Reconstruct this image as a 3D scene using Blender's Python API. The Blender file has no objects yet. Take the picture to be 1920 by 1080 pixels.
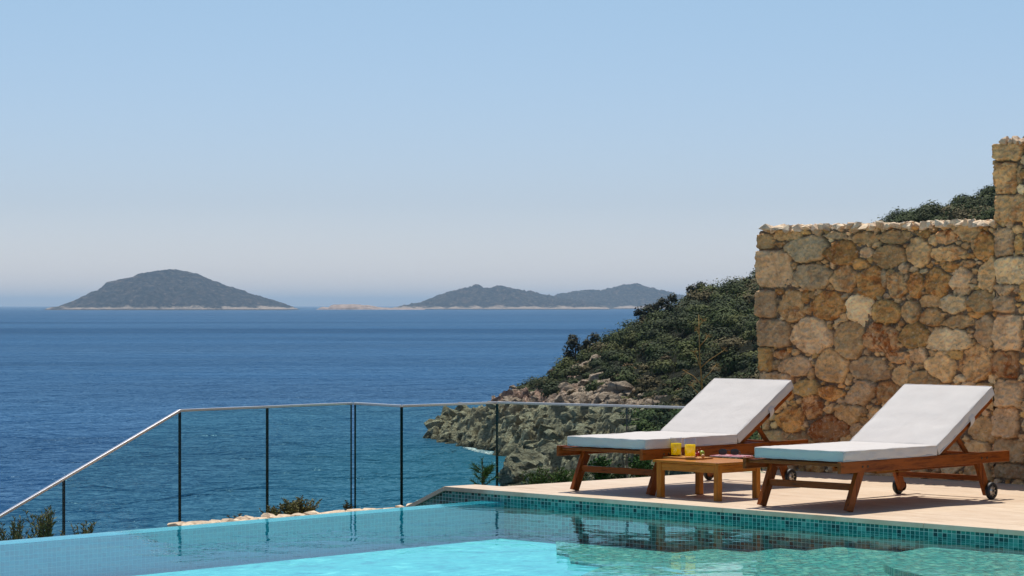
import bpy, bmesh, math, random
import numpy as np
from mathutils import Vector, Matrix

# ------------------------------------------------------------------ camera, sky, sun, exposure
S = bpy.context.scene
COL = bpy.data.collections.new("place"); S.collection.children.link(COL)
F = 4850.0            # focal length in photo pixels (1920 wide)
EYE = 1.45            # eye height over the deck (deck = z 0)
HZ = 573.0            # horizon row
SEA = -16.55          # sea level
cam_d = bpy.data.cameras.new("camera"); cam = bpy.data.objects.new("camera", cam_d); COL.objects.link(cam)
cam.location = (0, 0, EYE); cam.rotation_euler = (math.radians(90), 0, 0)
cam_d.sensor_width = 36; cam_d.lens = F / 1920 * 36
cam_d.shift_y = (HZ - 540) / 1920
cam_d.clip_start = 0.1; cam_d.clip_end = 400000
S.camera = cam

SHX, SHY = 0.03, -0.42          # ground shadow offset per metre of height
SUN_EL = math.atan(1 / math.hypot(SHX, SHY))
SUN_AZ = math.atan2(-SHX, -SHY)  # from +Y, clockwise
w = bpy.data.worlds.new("World"); S.world = w; w.use_nodes = True
nt = w.node_tree; nt.nodes.clear()
sky = nt.nodes.new("ShaderNodeTexSky"); sky.sky_type = 'NISHITA'; sky.sun_disc = False
sky.sun_elevation = SUN_EL; sky.sun_rotation = SUN_AZ
sky.air_density = 1.0; sky.dust_density = 0.25; sky.ozone_density = 2.5; sky.altitude = 0
bg = nt.nodes.new("ShaderNodeBackground"); bg.inputs[1].default_value = 0.078
out = nt.nodes.new("ShaderNodeOutputWorld")
tn_ = nt.nodes.new("ShaderNodeMix"); tn_.data_type = 'RGBA'; tn_.blend_type = 'MULTIPLY'; tn_.inputs[0].default_value = 1
_tc = nt.nodes.new("ShaderNodeTexCoord"); _sp = nt.nodes.new("ShaderNodeSeparateXYZ"); nt.links.new(_tc.outputs['Generated'], _sp.inputs[0])
_rp = nt.nodes.new("ShaderNodeValToRGB"); nt.links.new(_sp.outputs[2], _rp.inputs[0])      # white balance of the photo: lavender near the horizon
_rp.color_ramp.elements[0].position = .0; _rp.color_ramp.elements[0].color = (.94, .95, 1.27, 1)
_rp.color_ramp.elements[1].position = .14; _rp.color_ramp.elements[1].color = (.85, .90, .95, 1)
_e = _rp.color_ramp.elements.new(.04); _e.color = (.74, .78, 1.03, 1)
nt.links.new(_rp.outputs[0], tn_.inputs[7])
nt.links.new(sky.outputs[0], tn_.inputs[6]); nt.links.new(tn_.outputs[2], bg.inputs[0]); nt.links.new(bg.outputs[0], out.inputs[0])
sun_d = bpy.data.lights.new("sun", 'SUN'); sun = bpy.data.objects.new("sun", sun_d); COL.objects.link(sun)
sun_d.energy = 3.6; sun_d.angle = math.radians(0.53); sun_d.color = (1, .95, .87)
sun.rotation_euler = Vector((SHX, SHY, -1)).to_track_quat('-Z', 'Y').to_euler()
sun.location = (0, 0, 50)
S.view_settings.view_transform = 'Standard'; S.view_settings.look = 'None'
S.view_settings.exposure = 0.45; S.view_settings.gamma = 1
S.cycles.use_denoising = True
S.cycles.transparent_max_bounces = 24
S.cycles.max_bounces = 8
S.cycles.volume_bounces = 0
S.cycles.sample_clamp_indirect = 6

# ------------------------------------------------------------------ helpers
def px(x, y, z=0.0):
    """world point at height z seen at photo pixel x, y (used to measure the place from the photo)"""
    Y = (EYE - z) * F / (y - HZ); return Vector(((x - 960) / F * Y, Y, z))
def link(o, parent=None):
    COL.objects.link(o)
    if parent is not None: o.parent = parent
    return o
def tag(o, label=None, cat=None, group=None, kind=None):
    if label: o['label'] = label
    if cat: o['category'] = cat
    if group: o['group'] = group
    if kind: o['kind'] = kind
    return o
def empty(name, loc=(0, 0, 0), rz=0.0):
    o = bpy.data.objects.new(name, None); o.location = loc; o.rotation_euler = (0, 0, rz); o.empty_display_size = .1
    return link(o)
class MB:
    def __init__(s): s.bm = bmesh.new()
    def box(s, c, size, rot=None, bev=0.0, mi=0):
        r = bmesh.ops.create_cube(s.bm, size=1)
        vs = r['verts']
        bmesh.ops.scale(s.bm, vec=size, verts=vs)
        if bev > 0:
            es = list({e for v in vs for e in v.link_edges})
            b = bmesh.ops.bevel(s.bm, geom=es, offset=bev, segments=2, affect='EDGES', profile=.6)
            vs = list({v for f in b['faces'] for v in f.verts} | {v for v in vs if v.is_valid})
            allf = set(); st = list(vs)
            seen = set(st)
            while st:
                v = st.pop()
                for e in v.link_edges:
                    o = e.other_vert(v)
                    if o not in seen: seen.add(o); st.append(o)
            vs = list(seen)
        if rot is not None: bmesh.ops.rotate(s.bm, cent=(0, 0, 0), matrix=rot, verts=vs)
        bmesh.ops.translate(s.bm, vec=c, verts=vs)
        for f in {f for v in vs for f in v.link_faces}: f.material_index = mi
        return vs
    def beam(s, a, b, w, h, bev=.002, mi=0, up=(0, 0, 1)):
        """box from a to b; w = thickness sideways, h = thickness along up"""
        a, b = Vector(a), Vector(b); d = b - a; L = d.length; x = d.normalized(); u = Vector(up)
        y = u.cross(x).normalized(); z = x.cross(y)
        m = Matrix((x, y, z)).transposed()
        return s.box((a + b) / 2, (L, w, h), rot=m, bev=bev, mi=mi)
    def tube(s, pts, r, n=8, mi=0, cap=True, r1=None):
        pts = [Vector(p) for p in pts]; rings = []
        for i, p in enumerate(pts):
            d = (pts[min(i + 1, len(pts) - 1)] - pts[max(i - 1, 0)]).normalized()
            a = Vector((0, 0, 1)) if abs(d.z) < .9 else Vector((1, 0, 0))
            u = d.cross(a).normalized(); v = d.cross(u)
            rr = r if r1 is None else r + (r1 - r) * i / (len(pts) - 1)
            rings.append([s.bm.verts.new(p + rr * (math.cos(t) * u + math.sin(t) * v)) for t in [2 * math.pi * k / n for k in range(n)]])
        for A, B in zip(rings, rings[1:]):
            for k in range(n):
                f = s.bm.faces.new((A[k], A[(k + 1) % n], B[(k + 1) % n], B[k])); f.material_index = mi; f.smooth = True
        if cap:
            for R_ in (rings[0][::-1], rings[-1]):
                f = s.bm.faces.new(R_); f.material_index = mi
    def lathe(s, prof, c=(0, 0, 0), axis='Z', n=24, mi=0, smooth=True):
        c = Vector(c); rings = []
        for r, h in prof:
            ring = []
            for k in range(n):
                t = 2 * math.pi * k / n
                if axis == 'Z': p = Vector((r * math.cos(t), r * math.sin(t), h))
                else: p = Vector((r * math.cos(t), h, r * math.sin(t)))
                ring.append(s.bm.verts.new(c + p))
            rings.append(ring)
        for A, B in zip(rings, rings[1:]):
            for k in range(n):
                f = s.bm.faces.new((A[k], A[(k + 1) % n], B[(k + 1) % n], B[k])); f.material_index = mi; f.smooth = smooth
    def poly(s, pts, mi=0):
        f = s.bm.faces.new([s.bm.verts.new(p) for p in pts]); f.material_index = mi; return f
    def prism(s, pts, z0, z1, mi=0, mi_side=None):
        a = [s.bm.verts.new((p[0], p[1], z1)) for p in pts]; b = [s.bm.verts.new((p[0], p[1], z0)) for p in pts]
        f = s.bm.faces.new(a); f.material_index = mi
        f2 = s.bm.faces.new(b[::-1]); f2.material_index = mi
        n = len(pts)
        for i in range(n):
            g = s.bm.faces.new((a[i], b[i], b[(i + 1) % n], a[(i + 1) % n])); g.material_index = mi if mi_side is None else mi_side
    def build(s, name, mats, parent=None, smooth=False):
        bmesh.ops.recalc_face_normals(s.bm, faces=s.bm.faces)
        me = bpy.data.meshes.new(name); s.bm.to_mesh(me); s.bm.free()
        if not isinstance(mats, (list, tuple)): mats = [mats]
        for m in mats: me.materials.append(m)
        if smooth:
            for p in me.polygons: p.use_smooth = True
        return link(bpy.data.objects.new(name, me), parent)
def np_mesh(name, V, Fq, mats, smooth=True, col=None, parent=None, fcol=None):
    """mesh from numpy arrays; Fq (n,4) or (n,3); col per-vertex rgba"""
    me = bpy.data.meshes.new(name); V = np.asarray(V, np.float32); Fq = np.asarray(Fq, np.int32)
    k = Fq.shape[1]; n = len(Fq)
    me.vertices.add(len(V)); me.vertices.foreach_set('co', V.ravel())
    me.loops.add(n * k); me.loops.foreach_set('vertex_index', Fq.ravel())
    me.polygons.add(n); me.polygons.foreach_set('loop_start', np.arange(0, n * k, k, dtype=np.int32))
    me.polygons.foreach_set('use_smooth', np.full(n, smooth))
    me.update(calc_edges=True)
    if col is not None:
        at = me.color_attributes.new('Col', 'FLOAT_COLOR', 'POINT'); at.data.foreach_set('color', np.asarray(col, np.float32).ravel())
    for m in (mats if isinstance(mats, (list, tuple)) else [mats]): me.materials.append(m)
    return link(bpy.data.objects.new(name, me), parent)
def grid_faces(nx, ny):
    i = np.arange(nx - 1)[None, :] + np.arange(ny - 1)[:, None] * nx
    return np.stack([i, i + 1, i + nx + 1, i + nx], -1).reshape(-1, 4)
# numpy gradient noise
_rng = np.random.RandomState(7); PERM = _rng.permutation(4096)
_ga = _rng.rand(4096) * 2 * np.pi; GX, GY = np.cos(_ga), np.sin(_ga)
def pnoise(x, y, seed=0):
    x = np.asarray(x, float) + seed * 17.31; y = np.asarray(y, float) - seed * 9.77
    xi = np.floor(x).astype(int); yi = np.floor(y).astype(int); xf = x - xi; yf = y - yi
    u = xf ** 3 * (xf * (xf * 6 - 15) + 10); v = yf ** 3 * (yf * (yf * 6 - 15) + 10)
    def g(a, b):
        h = PERM[(PERM[(xi + a) & 4095] + yi + b) & 4095]
        return GX[h] * (xf - a) + GY[h] * (yf - b)
    a = g(0, 0) * (1 - u) + g(1, 0) * u; b = g(0, 1) * (1 - u) + g(1, 1) * u
    return (a * (1 - v) + b * v) * 1.5
def fbm(x, y, o=4, seed=0, g=.5):
    r = 0; a = 1; f = 1
    for i in range(o): r = r + a * pnoise(x * f, y * f, seed + i); a *= g; f *= 2.03
    return r
def ridged(x, y, o=4, seed=0, g=.5):
    r = 0; a = 1; f = 1
    for i in range(o): r = r + a * (1 - 2 * np.abs(pnoise(x * f, y * f, seed + i))); a *= g; f *= 2.1
    return r

# ------------------------------------------------------------------ materials
class NT:
    def __init__(s, name):
        s.m = bpy.data.materials.new(name); s.m.use_nodes = True; s.t = s.m.node_tree; s.t.nodes.clear()
        s.out = s.n('ShaderNodeOutputMaterial')
    def n(s, t, **k):
        nd = s.t.nodes.new(t)
        for a, b in k.items(): setattr(nd, a, b)
        return nd
    def l(s, a, b): s.t.links.new(a, b)
    def set(s, sock, v):
        if hasattr(v, 'is_output') or hasattr(v, 'links'): s.l(v, sock)
        else:
            if sock.type == 'RGBA' and len(v) == 3: v = (*v, 1)
            sock.default_value = v
    def math(s, op, a, b=0.0, c=None, clamp=False):
        nd = s.n('ShaderNodeMath', operation=op); nd.use_clamp = clamp
        s.set(nd.inputs[0], a); s.set(nd.inputs[1], b)
        if c is not None: s.set(nd.inputs[2], c)
        return nd.outputs[0]
    def mix(s, f, a, b, mode='MIX'):
        nd = s.n('ShaderNodeMix', data_type='RGBA', blend_type=mode)
        s.set(nd.inputs[0], f); s.set(nd.inputs[6], a); s.set(nd.inputs[7], b); return nd.outputs[2]
    def coord(s, kind='Object', scale=None, rot=None):
        tc = s.n('ShaderNodeTexCoord'); o = tc.outputs[kind]
        if scale is not None or rot is not None:
            mp = s.n('ShaderNodeMapping'); s.l(o, mp.inputs[0])
            if scale is not None: mp.inputs['Scale'].default_value = scale
            if rot is not None: mp.inputs['Rotation'].default_value = rot
            o = mp.outputs[0]
        return o
    def noise(s, vec, scale, detail=4, rough=.5, dist=0.0, typ='FBM'):
        nd = s.n('ShaderNodeTexNoise'); s.l(vec, nd.inputs['Vector'])
        nd.inputs['Scale'].default_value = scale; nd.inputs['Detail'].default_value = detail
        nd.inputs['Roughness'].default_value = rough; nd.inputs['Distortion'].default_value = dist
        return nd.outputs['Fac']
    def ramp(s, f, stops, interp='LINEAR'):
        nd = s.n('ShaderNodeValToRGB'); s.set(nd.inputs[0], f); cr = nd.color_ramp; cr.interpolation = interp
        while len(cr.elements) < len(stops): cr.elements.new(.5)
        for e, (p, c) in zip(cr.elements, stops):
            e.position = p; e.color = (*c, 1) if not isinstance(c, (int, float)) else (c, c, c, 1)
        return nd.outputs[0]
    def bump(s, h, dist=.01, strength=1.0, normal=None):
        nd = s.n('ShaderNodeBump'); s.l(h, nd.inputs['Height']); nd.inputs['Distance'].default_value = dist
        nd.inputs['Strength'].default_value = strength
        if normal is not None: s.l(normal, nd.inputs['Normal'])
        return nd.outputs[0]
    def pbr(s, col, rough=.5, metal=0.0, normal=None, spec=.5, **k):
        p = s.n('ShaderNodeBsdfPrincipled'); s.set(p.inputs['Base Color'], col); s.set(p.inputs['Roughness'], rough)
        p.inputs['Metallic'].default_value = metal; s.set(p.inputs['Specular IOR Level'], spec)
        if normal is not None: s.l(normal, p.inputs['Normal'])
        for a, b in k.items(): s.set(p.inputs[a.replace('_', ' ')], b)
        return p.outputs[0]
    def done(s, sh): s.l(sh, s.out.inputs[0]); return s.m

def mat_wood(name, axis, base=(.25, .064, .009), dark=(.085, .016, .003)):
    m = NT(name); sc = [14, 14, 14]; sc[axis] = 1.2
    v = m.coord('Object', scale=sc); info = m.n('ShaderNodeObjectInfo')
    n1 = m.noise(v, 3.0, 5, .6, .6); n2 = m.noise(v, 18, 3, .5)
    f = m.math('ADD', m.math('MULTIPLY', n1, .75), m.math('MULTIPLY', n2, .35))
    c = m.ramp(f, [(.38, dark), (.56, base), (.8, tuple(x * 1.35 for x in base))])
    return m.done(m.pbr(c, .38, normal=m.bump(n2, .0008, .6), spec=.16))
WOODX, WOODY, WOODZ = (mat_wood('teak_' + a, i) for i, a in enumerate(('length', 'across', 'upright')))
TBX, TBY, TBZ = (mat_wood('light_teak_' + a, i, (.42, .155, .018), (.24, .075, .008)) for i, a in enumerate(('length', 'across', 'upright')))

def mat_fabric():
    m = NT('white_canvas'); v = m.coord('Object')
    w1 = m.noise(m.coord('Object', scale=(6, 160, 30)), 3, 3, .6); w2 = m.noise(v, 5, 4, .55, .4); w3 = m.noise(v, 420, 2, .5)
    c = m.ramp(m.math('ADD', m.math('MULTIPLY', w1, .5), m.math('MULTIPLY', w2, .5)), [(.3, (.55, .505, .465)), (.7, (.63, .59, .55))])
    b = m.bump(w1, .0015, .5, m.bump(w2, .012, .55, m.bump(w3, .0006, .5)))
    return m.done(m.pbr(c, .85, normal=b, spec=.2, Sheen_Weight=.15))
FABRIC = mat_fabric()
def simple(name, col, rough=.5, metal=0.0, spec=.5, nscale=8, var=.12, bump=0.0):
    m = NT(name); n = m.noise(m.coord('Object'), nscale, 4, .6)
    c = m.mix(n, tuple(x * (1 - var) for x in col), tuple(min(1, x * (1 + var)) for x in col))
    return m.done(m.pbr(c, rough, metal, spec=spec, normal=m.bump(n, bump, .6) if bump else None))
RUBBER = simple('black_rubber', (.012, .012, .013), .55)
DARKM = simple('oxidised_bolt', (.10, .07, .05), .45, .8)
CHROME = simple('brushed_hub_metal', (.55, .5, .44), .3, .9)
STEEL = simple('stainless_steel', (.78, .74, .70), .32, .85, nscale=2, var=.05)
BLACKPL = simple('black_plastic', (.012, .016, .028), .15)
_j = NT('orange_juice'); _d1 = _j.n('ShaderNodeBsdfDiffuse'); _j.set(_d1.inputs[0], (1.0, .82, .01)); _d2 = _j.n('ShaderNodeBsdfTranslucent'); _j.set(_d2.inputs[0], (1.0, .84, .02))
_mx = _j.n('ShaderNodeMixShader'); _mx.inputs[0].default_value = .65; _j.l(_d1.outputs[0], _mx.inputs[1]); _j.l(_d2.outputs[0], _mx.inputs[2]); JUICE = _j.done(_mx.outputs[0])
ROCKCAP = None

def mat_tile(name, ax, stops, pitch=(.038, .029), rough=.18, grout=(.42, .60, .55)):
    m = NT(name); v = m.coord('Object'); sp = m.n('ShaderNodeSeparateXYZ'); m.l(v, sp.inputs[0])
    u = m.math('DIVIDE', sp.outputs[ax[0]], pitch[0]); w_ = m.math('DIVIDE', sp.outputs[ax[1]], pitch[1])
    cu, cw = m.math('FLOOR', u), m.math('FLOOR', w_)
    cb = m.n('ShaderNodeCombineXYZ'); m.l(cu, cb.inputs[0]); m.l(cw, cb.inputs[1])
    wn = m.n('ShaderNodeTexWhiteNoise', noise_dimensions='3D'); m.l(cb.outputs[0], wn.inputs['Vector'])
    c = m.ramp(wn.outputs['Value'], stops, 'CONSTANT')
    wn2 = m.n('ShaderNodeTexWhiteNoise', noise_dimensions='4D'); m.l(cb.outputs[0], wn2.inputs['Vector']); wn2.inputs['W'].default_value = 3
    c = m.mix(.15, c, m.mix(wn2.outputs['Value'], tuple(x * .5 for x in stops[0][1]), tuple(x * 1.3 for x in stops[0][1])))
    def g(t):
        fr = m.math('ABSOLUTE', m.math('SUBTRACT', m.math('FRACT', t), .5)); return m.math('GREATER_THAN', fr, .44)
    gr = m.math('MAXIMUM', g(u), g(w_))
    c = m.mix(gr, c, grout)
    ro = m.math('ADD', m.math('MULTIPLY', gr, .6), rough)
    return m.done(m.pbr(c, ro, spec=.25))
T_STOPS = [(0, (.012, .19, .165)), (.26, (.004, .09, .08)), (.46, (.035, .27, .22)), (.66, (.006, .14, .125)), (.76, (.12, .40, .33)), (.84, (.004, .03, .035)), (.96, (.003, .012, .02))]
TILE_WALL = mat_tile('teal_mosaic', (0, 2), T_STOPS)
TILE_TOP = mat_tile('teal_mosaic_flat_caustics', (0, 1), [(0, (.02, .40, .34)), (.3, (.08, .52, .42)), (.5, (.01, .20, .20)), (.62, (.55, .85, .60)), (.75, (.03, .46, .42)), (.9, (.01, .10, .10))], (.038, .038), grout=(.5, .65, .55))  # bright tile shades also paint caustic light spots onto the steps
P_STOPS = [(0, (.020, .34, .43)), (.3, (.03, .39, .47)), (.6, (.015, .30, .39))]
TILE_PALE = mat_tile('pale_aqua_mosaic', (0, 2), P_STOPS, (.038, .033), grout=(.16, .50, .56))
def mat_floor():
    m = NT('aqua_plaster_ripple_light'); n1 = m.noise(m.coord('Object', scale=(1, 1, 1)), 3.0, 5, .7, .8); n2 = m.noise(m.coord('Object', scale=(1, .55, 1)), 11, 4, .65, 1.2)
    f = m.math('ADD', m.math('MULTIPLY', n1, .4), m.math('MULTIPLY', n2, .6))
    return m.done(m.pbr(m.ramp(f, [(.36, (.012, .28, .36)), (.47, (.055, .48, .51)), (.56, (.10, .58, .58)), (.68, (.34, .84, .76))]), .7))  # stretched mottling puts light refracted through ripples into the floor colour
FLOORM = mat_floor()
def mat_travertine(name='travertine', joints=True):
    m = NT(name); v = m.coord('Object'); st = m.noise(m.coord('Object', scale=(1.2, 9, 1)), 2.2, 5, .62, .5); n = m.noise(v, 14, 4, .6); big = m.noise(v, .7, 3, .5)
    f = m.math('ADD', m.math('MULTIPLY', st, .6), m.math('ADD', m.math('MULTIPLY', n, .2), m.math('MULTIPLY', big, .25)))
    c = m.ramp(f, [(.36, (.46, .32, .20)), (.5, (.61, .46, .315)), (.68, (.72, .585, .44))])
    if joints:
        sp = m.n('ShaderNodeSeparateXYZ'); m.l(v, sp.inputs[0])
        row = m.math('FLOOR', m.math('DIVIDE', sp.outputs[1], .60))
        wn = m.n('ShaderNodeTexWhiteNoise', noise_dimensions='1D'); m.l(row, wn.inputs['W'])
        u = m.math('FRACT', m.math('ADD', m.math('DIVIDE', sp.outputs[0], .90), wn.outputs['Value']))
        v2 = m.math('FRACT', m.math('DIVIDE', sp.outputs[1], .60))
        j = m.math('MAXIMUM', m.math('LESS_THAN', u, .006), m.math('LESS_THAN', v2, .009))
        cb = m.n('ShaderNodeCombineXYZ'); m.l(m.math('FLOOR', m.math('ADD', m.math('DIVIDE', sp.outputs[0], .90), wn.outputs['Value'])), cb.inputs[0]); m.l(row, cb.inputs[1])
        w3 = m.n('ShaderNodeTexWhiteNoise', noise_dimensions='3D'); m.l(cb.outputs[0], w3.inputs['Vector'])
        c = m.mix(m.math('MULTIPLY', w3.outputs['Value'], .22), c, (.42, .28, .19))
        c = m.mix(m.math('MULTIPLY', j, .4), c, (.25, .18, .12))
    pits = m.noise(v, 55, 3, .7)
    c = m.mix(m.math('MULTIPLY', m.math('GREATER_THAN', pits, .68), .35), c, (.3, .21, .14))
    return m.done(m.pbr(c, .55, normal=m.bump(n, .001, .5), spec=.4))
DECKM = mat_travertine(); COPEM = mat_travertine('travertine_coping', False)

def mat_stone():
    m = NT('rubble_stone'); at = m.n('ShaderNodeAttribute', attribute_name='Col'); v = m.coord('Object')
    n1 = m.noise(v, 9, 6, .7, .5); n2 = m.noise(v, 38, 6, .72, .3); n3 = m.noise(v, 6.5, 6, .68, .8); n4 = m.noise(v, 3.0, 4, .6)
    c = m.mix(m.ramp(n1, [(.3, 0.0), (.7, 1.0)]), (.66, .63, .58), (1.32, 1.28, 1.22)); c = m.mix(1.0, at.outputs['Color'], c, 'MULTIPLY')
    rust = m.math('MULTIPLY', m.ramp(n3, [(.47, 0.0), (.58, 1.0)]), at.outputs['Alpha'])
    c = m.mix(rust, c, m.mix(n2, (.24, .055, .014), (.50, .17, .04)))
    c = m.mix(m.math('MULTIPLY', m.ramp(n4, [(.5, 0.0), (.62, .5)]), .8), c, m.mix(1.0, c, (.75, .72, .70), 'MULTIPLY'))
    sp = m.ramp(n2, [(.56, 0.0), (.66, 1.0)]); c = m.mix(m.math('MULTIPLY', sp, .5), c, (.86, .70, .52))
    dk = m.ramp(n2, [(.32, 1.0), (.43, 0.0)]); c = m.mix(m.math('MULTIPLY', dk, .6), c, (.08, .045, .022))
    return m.done(m.pbr(c, .9, normal=m.bump(n2, .008, 1.0, m.bump(n1, .014, .7)), spec=.2))
STONEM = mat_stone()
def mat_rock():
    m = NT('shore_rock'); v = m.coord('Object'); at = m.n('ShaderNodeAttribute', attribute_name='Col')
    n1 = m.noise(v, .35, 7, .68, .9); n2 = m.noise(m.coord('Object', scale=(1, .5, 2.2), rot=(0.3, .5, .4)), 1.5, 8, .78, 1.0)
    c = m.ramp(n2, [(.34, (.06, .042, .03)), (.42, (.42, .31, .215)), (.52, (.76, .60, .43)), (.66, (.90, .77, .60))])
    c = m.mix(m.math('MULTIPLY', m.ramp(n1, [(.50, 0.0), (.66, 1.0)]), .3), c, (.40, .33, .24))
    c = m.mix(1.0, c, at.outputs['Color'], 'MULTIPLY')
    c = m.mix(at.outputs['Alpha'], c, m.ramp(n2, [(.3, (.018, .024, .009)), (.7, (.05, .05, .02))]))
    return m.done(m.pbr(c, .92, normal=m.bump(n2, 1.6, 1.0, m.bump(n1, 1.2, .7)), spec=.15))
ROCKM = mat_rock()
def mat_leaf(name='foliage'):
    m = NT(name); at = m.n('ShaderNodeAttribute', attribute_name='Col'); v = m.coord('Object')
    n = m.noise(v, 1.5, 4, .6); c = m.mix(1.0, at.outputs['Color'], m.mix(n, (.6, .6, .6), (1.4, 1.4, 1.4)), 'MULTIPLY')
    p = m.pbr(c, .75, spec=.15)
    return m.done(p)
LEAFM = mat_leaf()
BARK = simple('dry_bark', (.12, .085, .06), .9)

def mat_sea():
    m = NT('sea_surface'); v = m.coord('Object')
    # ripples, swell and wind streaks
    r1 = m.noise(m.coord('Object', scale=(.75, .42, 1)), .55, 3, .55, .6)
    r2 = m.noise(m.coord('Object', scale=(.5, .3, 1)), .16, 4, .6, .5)
    r3 = m.noise(m.coord('Object', scale=(.25, .5, 1)), .02, 5, .55, .4)
    st = m.noise(m.coord('Object', scale=(.12, 1.0, 1)), .0030, 5, .55, .6)
    c = m.ramp(m.math('ADD', m.math('MULTIPLY', r3, .6), m.math('MULTIPLY', st, .4)), [(.38, (.003, .030, .085)), (.62, (.006, .048, .125))])
    b = m.bump(r1, 1.1, 1.0, m.bump(r2, 4.5, 1.0, m.bump(r3, 12.0, .8)))
    sp = m.n('ShaderNodeSeparateXYZ'); m.l(v, sp.inputs[0])                # shallow teal water in the cove by the headland
    sh = m.math('MULTIPLY', m.math('DIVIDE', m.math('ADD', sp.outputs[0], 32), 32, clamp=True), m.math('DIVIDE', m.math('SUBTRACT', 375, sp.outputs[1]), 60, clamp=True))
    c = m.mix(m.math('MULTIPLY', sh, .48), c, (.006, .115, .145))
    d = m.n('ShaderNodeBsdfDiffuse'); m.set(d.inputs[0], c); m.l(b, d.inputs['Normal'])
    g = m.n('ShaderNodeBsdfGlossy'); g.inputs['Roughness'].default_value = .24; m.l(b, g.inputs['Normal']); m.set(g.inputs[0], (.50, .80, 1.0))
    fr = m.n('ShaderNodeFresnel'); fr.inputs['IOR'].default_value = 1.33; m.l(b, fr.inputs['Normal'])
    f = m.math('MULTIPLY', fr.outputs[0], m.math('ADD', .05, m.math('MULTIPLY', st, .72)), clamp=True)
    mx = m.n('ShaderNodeMixShader'); m.l(f, mx.inputs[0]); m.l(d.outputs[0], mx.inputs[1]); m.l(g.outputs[0], mx.inputs[2])
    return m.done(mx.outputs[0])
SEAM = mat_sea()
def mat_poolwater():
    m = NT('pool_water'); v = m.coord('Object', scale=(1, 1, 1))
    n = m.noise(v, 2.2, 3, .5, .4); n2 = m.noise(v, 9, 2, .5)
    b = m.bump(n, .005, 1.0, m.bump(n2, .0005, 1.0))
    t = m.n('ShaderNodeBsdfTransparent'); m.set(t.inputs[0], (.66, .95, .97))
    g = m.n('ShaderNodeBsdfGlossy'); m.set(g.inputs[0], (.80, .97, 1.0)); g.inputs['Roughness'].default_value = .015; m.l(b, g.inputs['Normal'])
    fr = m.n('ShaderNodeFresnel'); fr.inputs['IOR'].default_value = 1.33; m.l(b, fr.inputs['Normal'])
    f = m.math('MULTIPLY', fr.outputs[0], .40, clamp=True)
    mx = m.n('ShaderNodeMixShader'); m.l(f, mx.inputs[0]); m.l(t.outputs[0], mx.inputs[1]); m.l(g.outputs[0], mx.inputs[2])
    return m.done(mx.outputs[0])
POOLW = mat_poolwater()
def mat_glass(name, tint, ior=1.5, k=1.0, wavy=False):
    m = NT(name); t = m.n('ShaderNodeBsdfTransparent'); m.set(t.inputs[0], tint)
    g = m.n('ShaderNodeBsdfGlossy'); g.inputs['Roughness'].default_value = .01
    fr = m.n('ShaderNodeFresnel'); fr.inputs['IOR'].default_value = ior
    if wavy:
        b = m.bump(m.noise(m.coord('Object'), 4, 2, .5, 1.5), .004, 1.0); m.l(b, g.inputs['Normal'])
    mx = m.n('ShaderNodeMixShader'); ge = m.n('ShaderNodeNewGeometry'); m.l(m.math('MULTIPLY', m.math('MULTIPLY', fr.outputs[0], k), m.math('SUBTRACT', 1.0, ge.outputs['Backfacing']), clamp=True), mx.inputs[0]); m.l(t.outputs[0], mx.inputs[1]); m.l(g.outputs[0], mx.inputs[2])
    return m.done(mx.outputs[0])
GLASS = mat_glass('green_tinted_glass', (.86, .965, .905), k=.2, wavy=True)
GLASSEDGE = simple('dark_green_glass_edge', (.004, .03, .028), .15)
TUMBLER = mat_glass('clear_glass', (.985, .985, .98), k=1.8)

# ------------------------------------------------------------------ the setting: sea, islands, headland
R_SEA = 60000
mb = MB()
ys = [-300, 60, 400, 2000, 8000, 20000, R_SEA]; 
for a, b in zip(ys, ys[1:]):
    mb.poly([(-R_SEA * .5, a, SEA), (R_SEA * .5, a, SEA), (R_SEA * .5, b, SEA), (-R_SEA * .5, b, SEA)])
tag(mb.build('sea', SEAM), kind='structure')

def mat_island():
    m = NT('island_scrub'); v = m.coord('Object'); ge = m.n('ShaderNodeNewGeometry'); sp = m.n('ShaderNodeSeparateXYZ'); m.l(ge.outputs['Position'], sp.inputs[0])
    n = m.noise(v, .012, 6, .62, .4); n2 = m.noise(v, .045, 5, .7)
    c = m.ramp(n2, [(.36, (.008, .020, .032)), (.48, (.024, .036, .048)), (.60, (.09, .08, .075)), (.74, (.30, .23, .18))])
    c = m.mix(m.ramp(n, [(.57, 0.0), (.75, .7)]), c, (.17, .11, .085))
    h = m.math('ADD', sp.outputs[2], m.math('MULTIPLY', m.math('SUBTRACT', n, .5), -50))
    c = m.mix(m.ramp(m.math('DIVIDE', m.math('SUBTRACT', h, SEA), 30), [(.25, 1.0), (.5, 0.0)]), c, (.52, .42, .33))
    low = m.math('LESS_THAN', sp.outputs[2], SEA + 3.5); c = m.mix(low, c, (.07, .055, .045))
    return m.done(m.pbr(c, .95, normal=m.bump(n2, 25, 1.0), spec=.1))
ISLM = mat_island()
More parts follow.
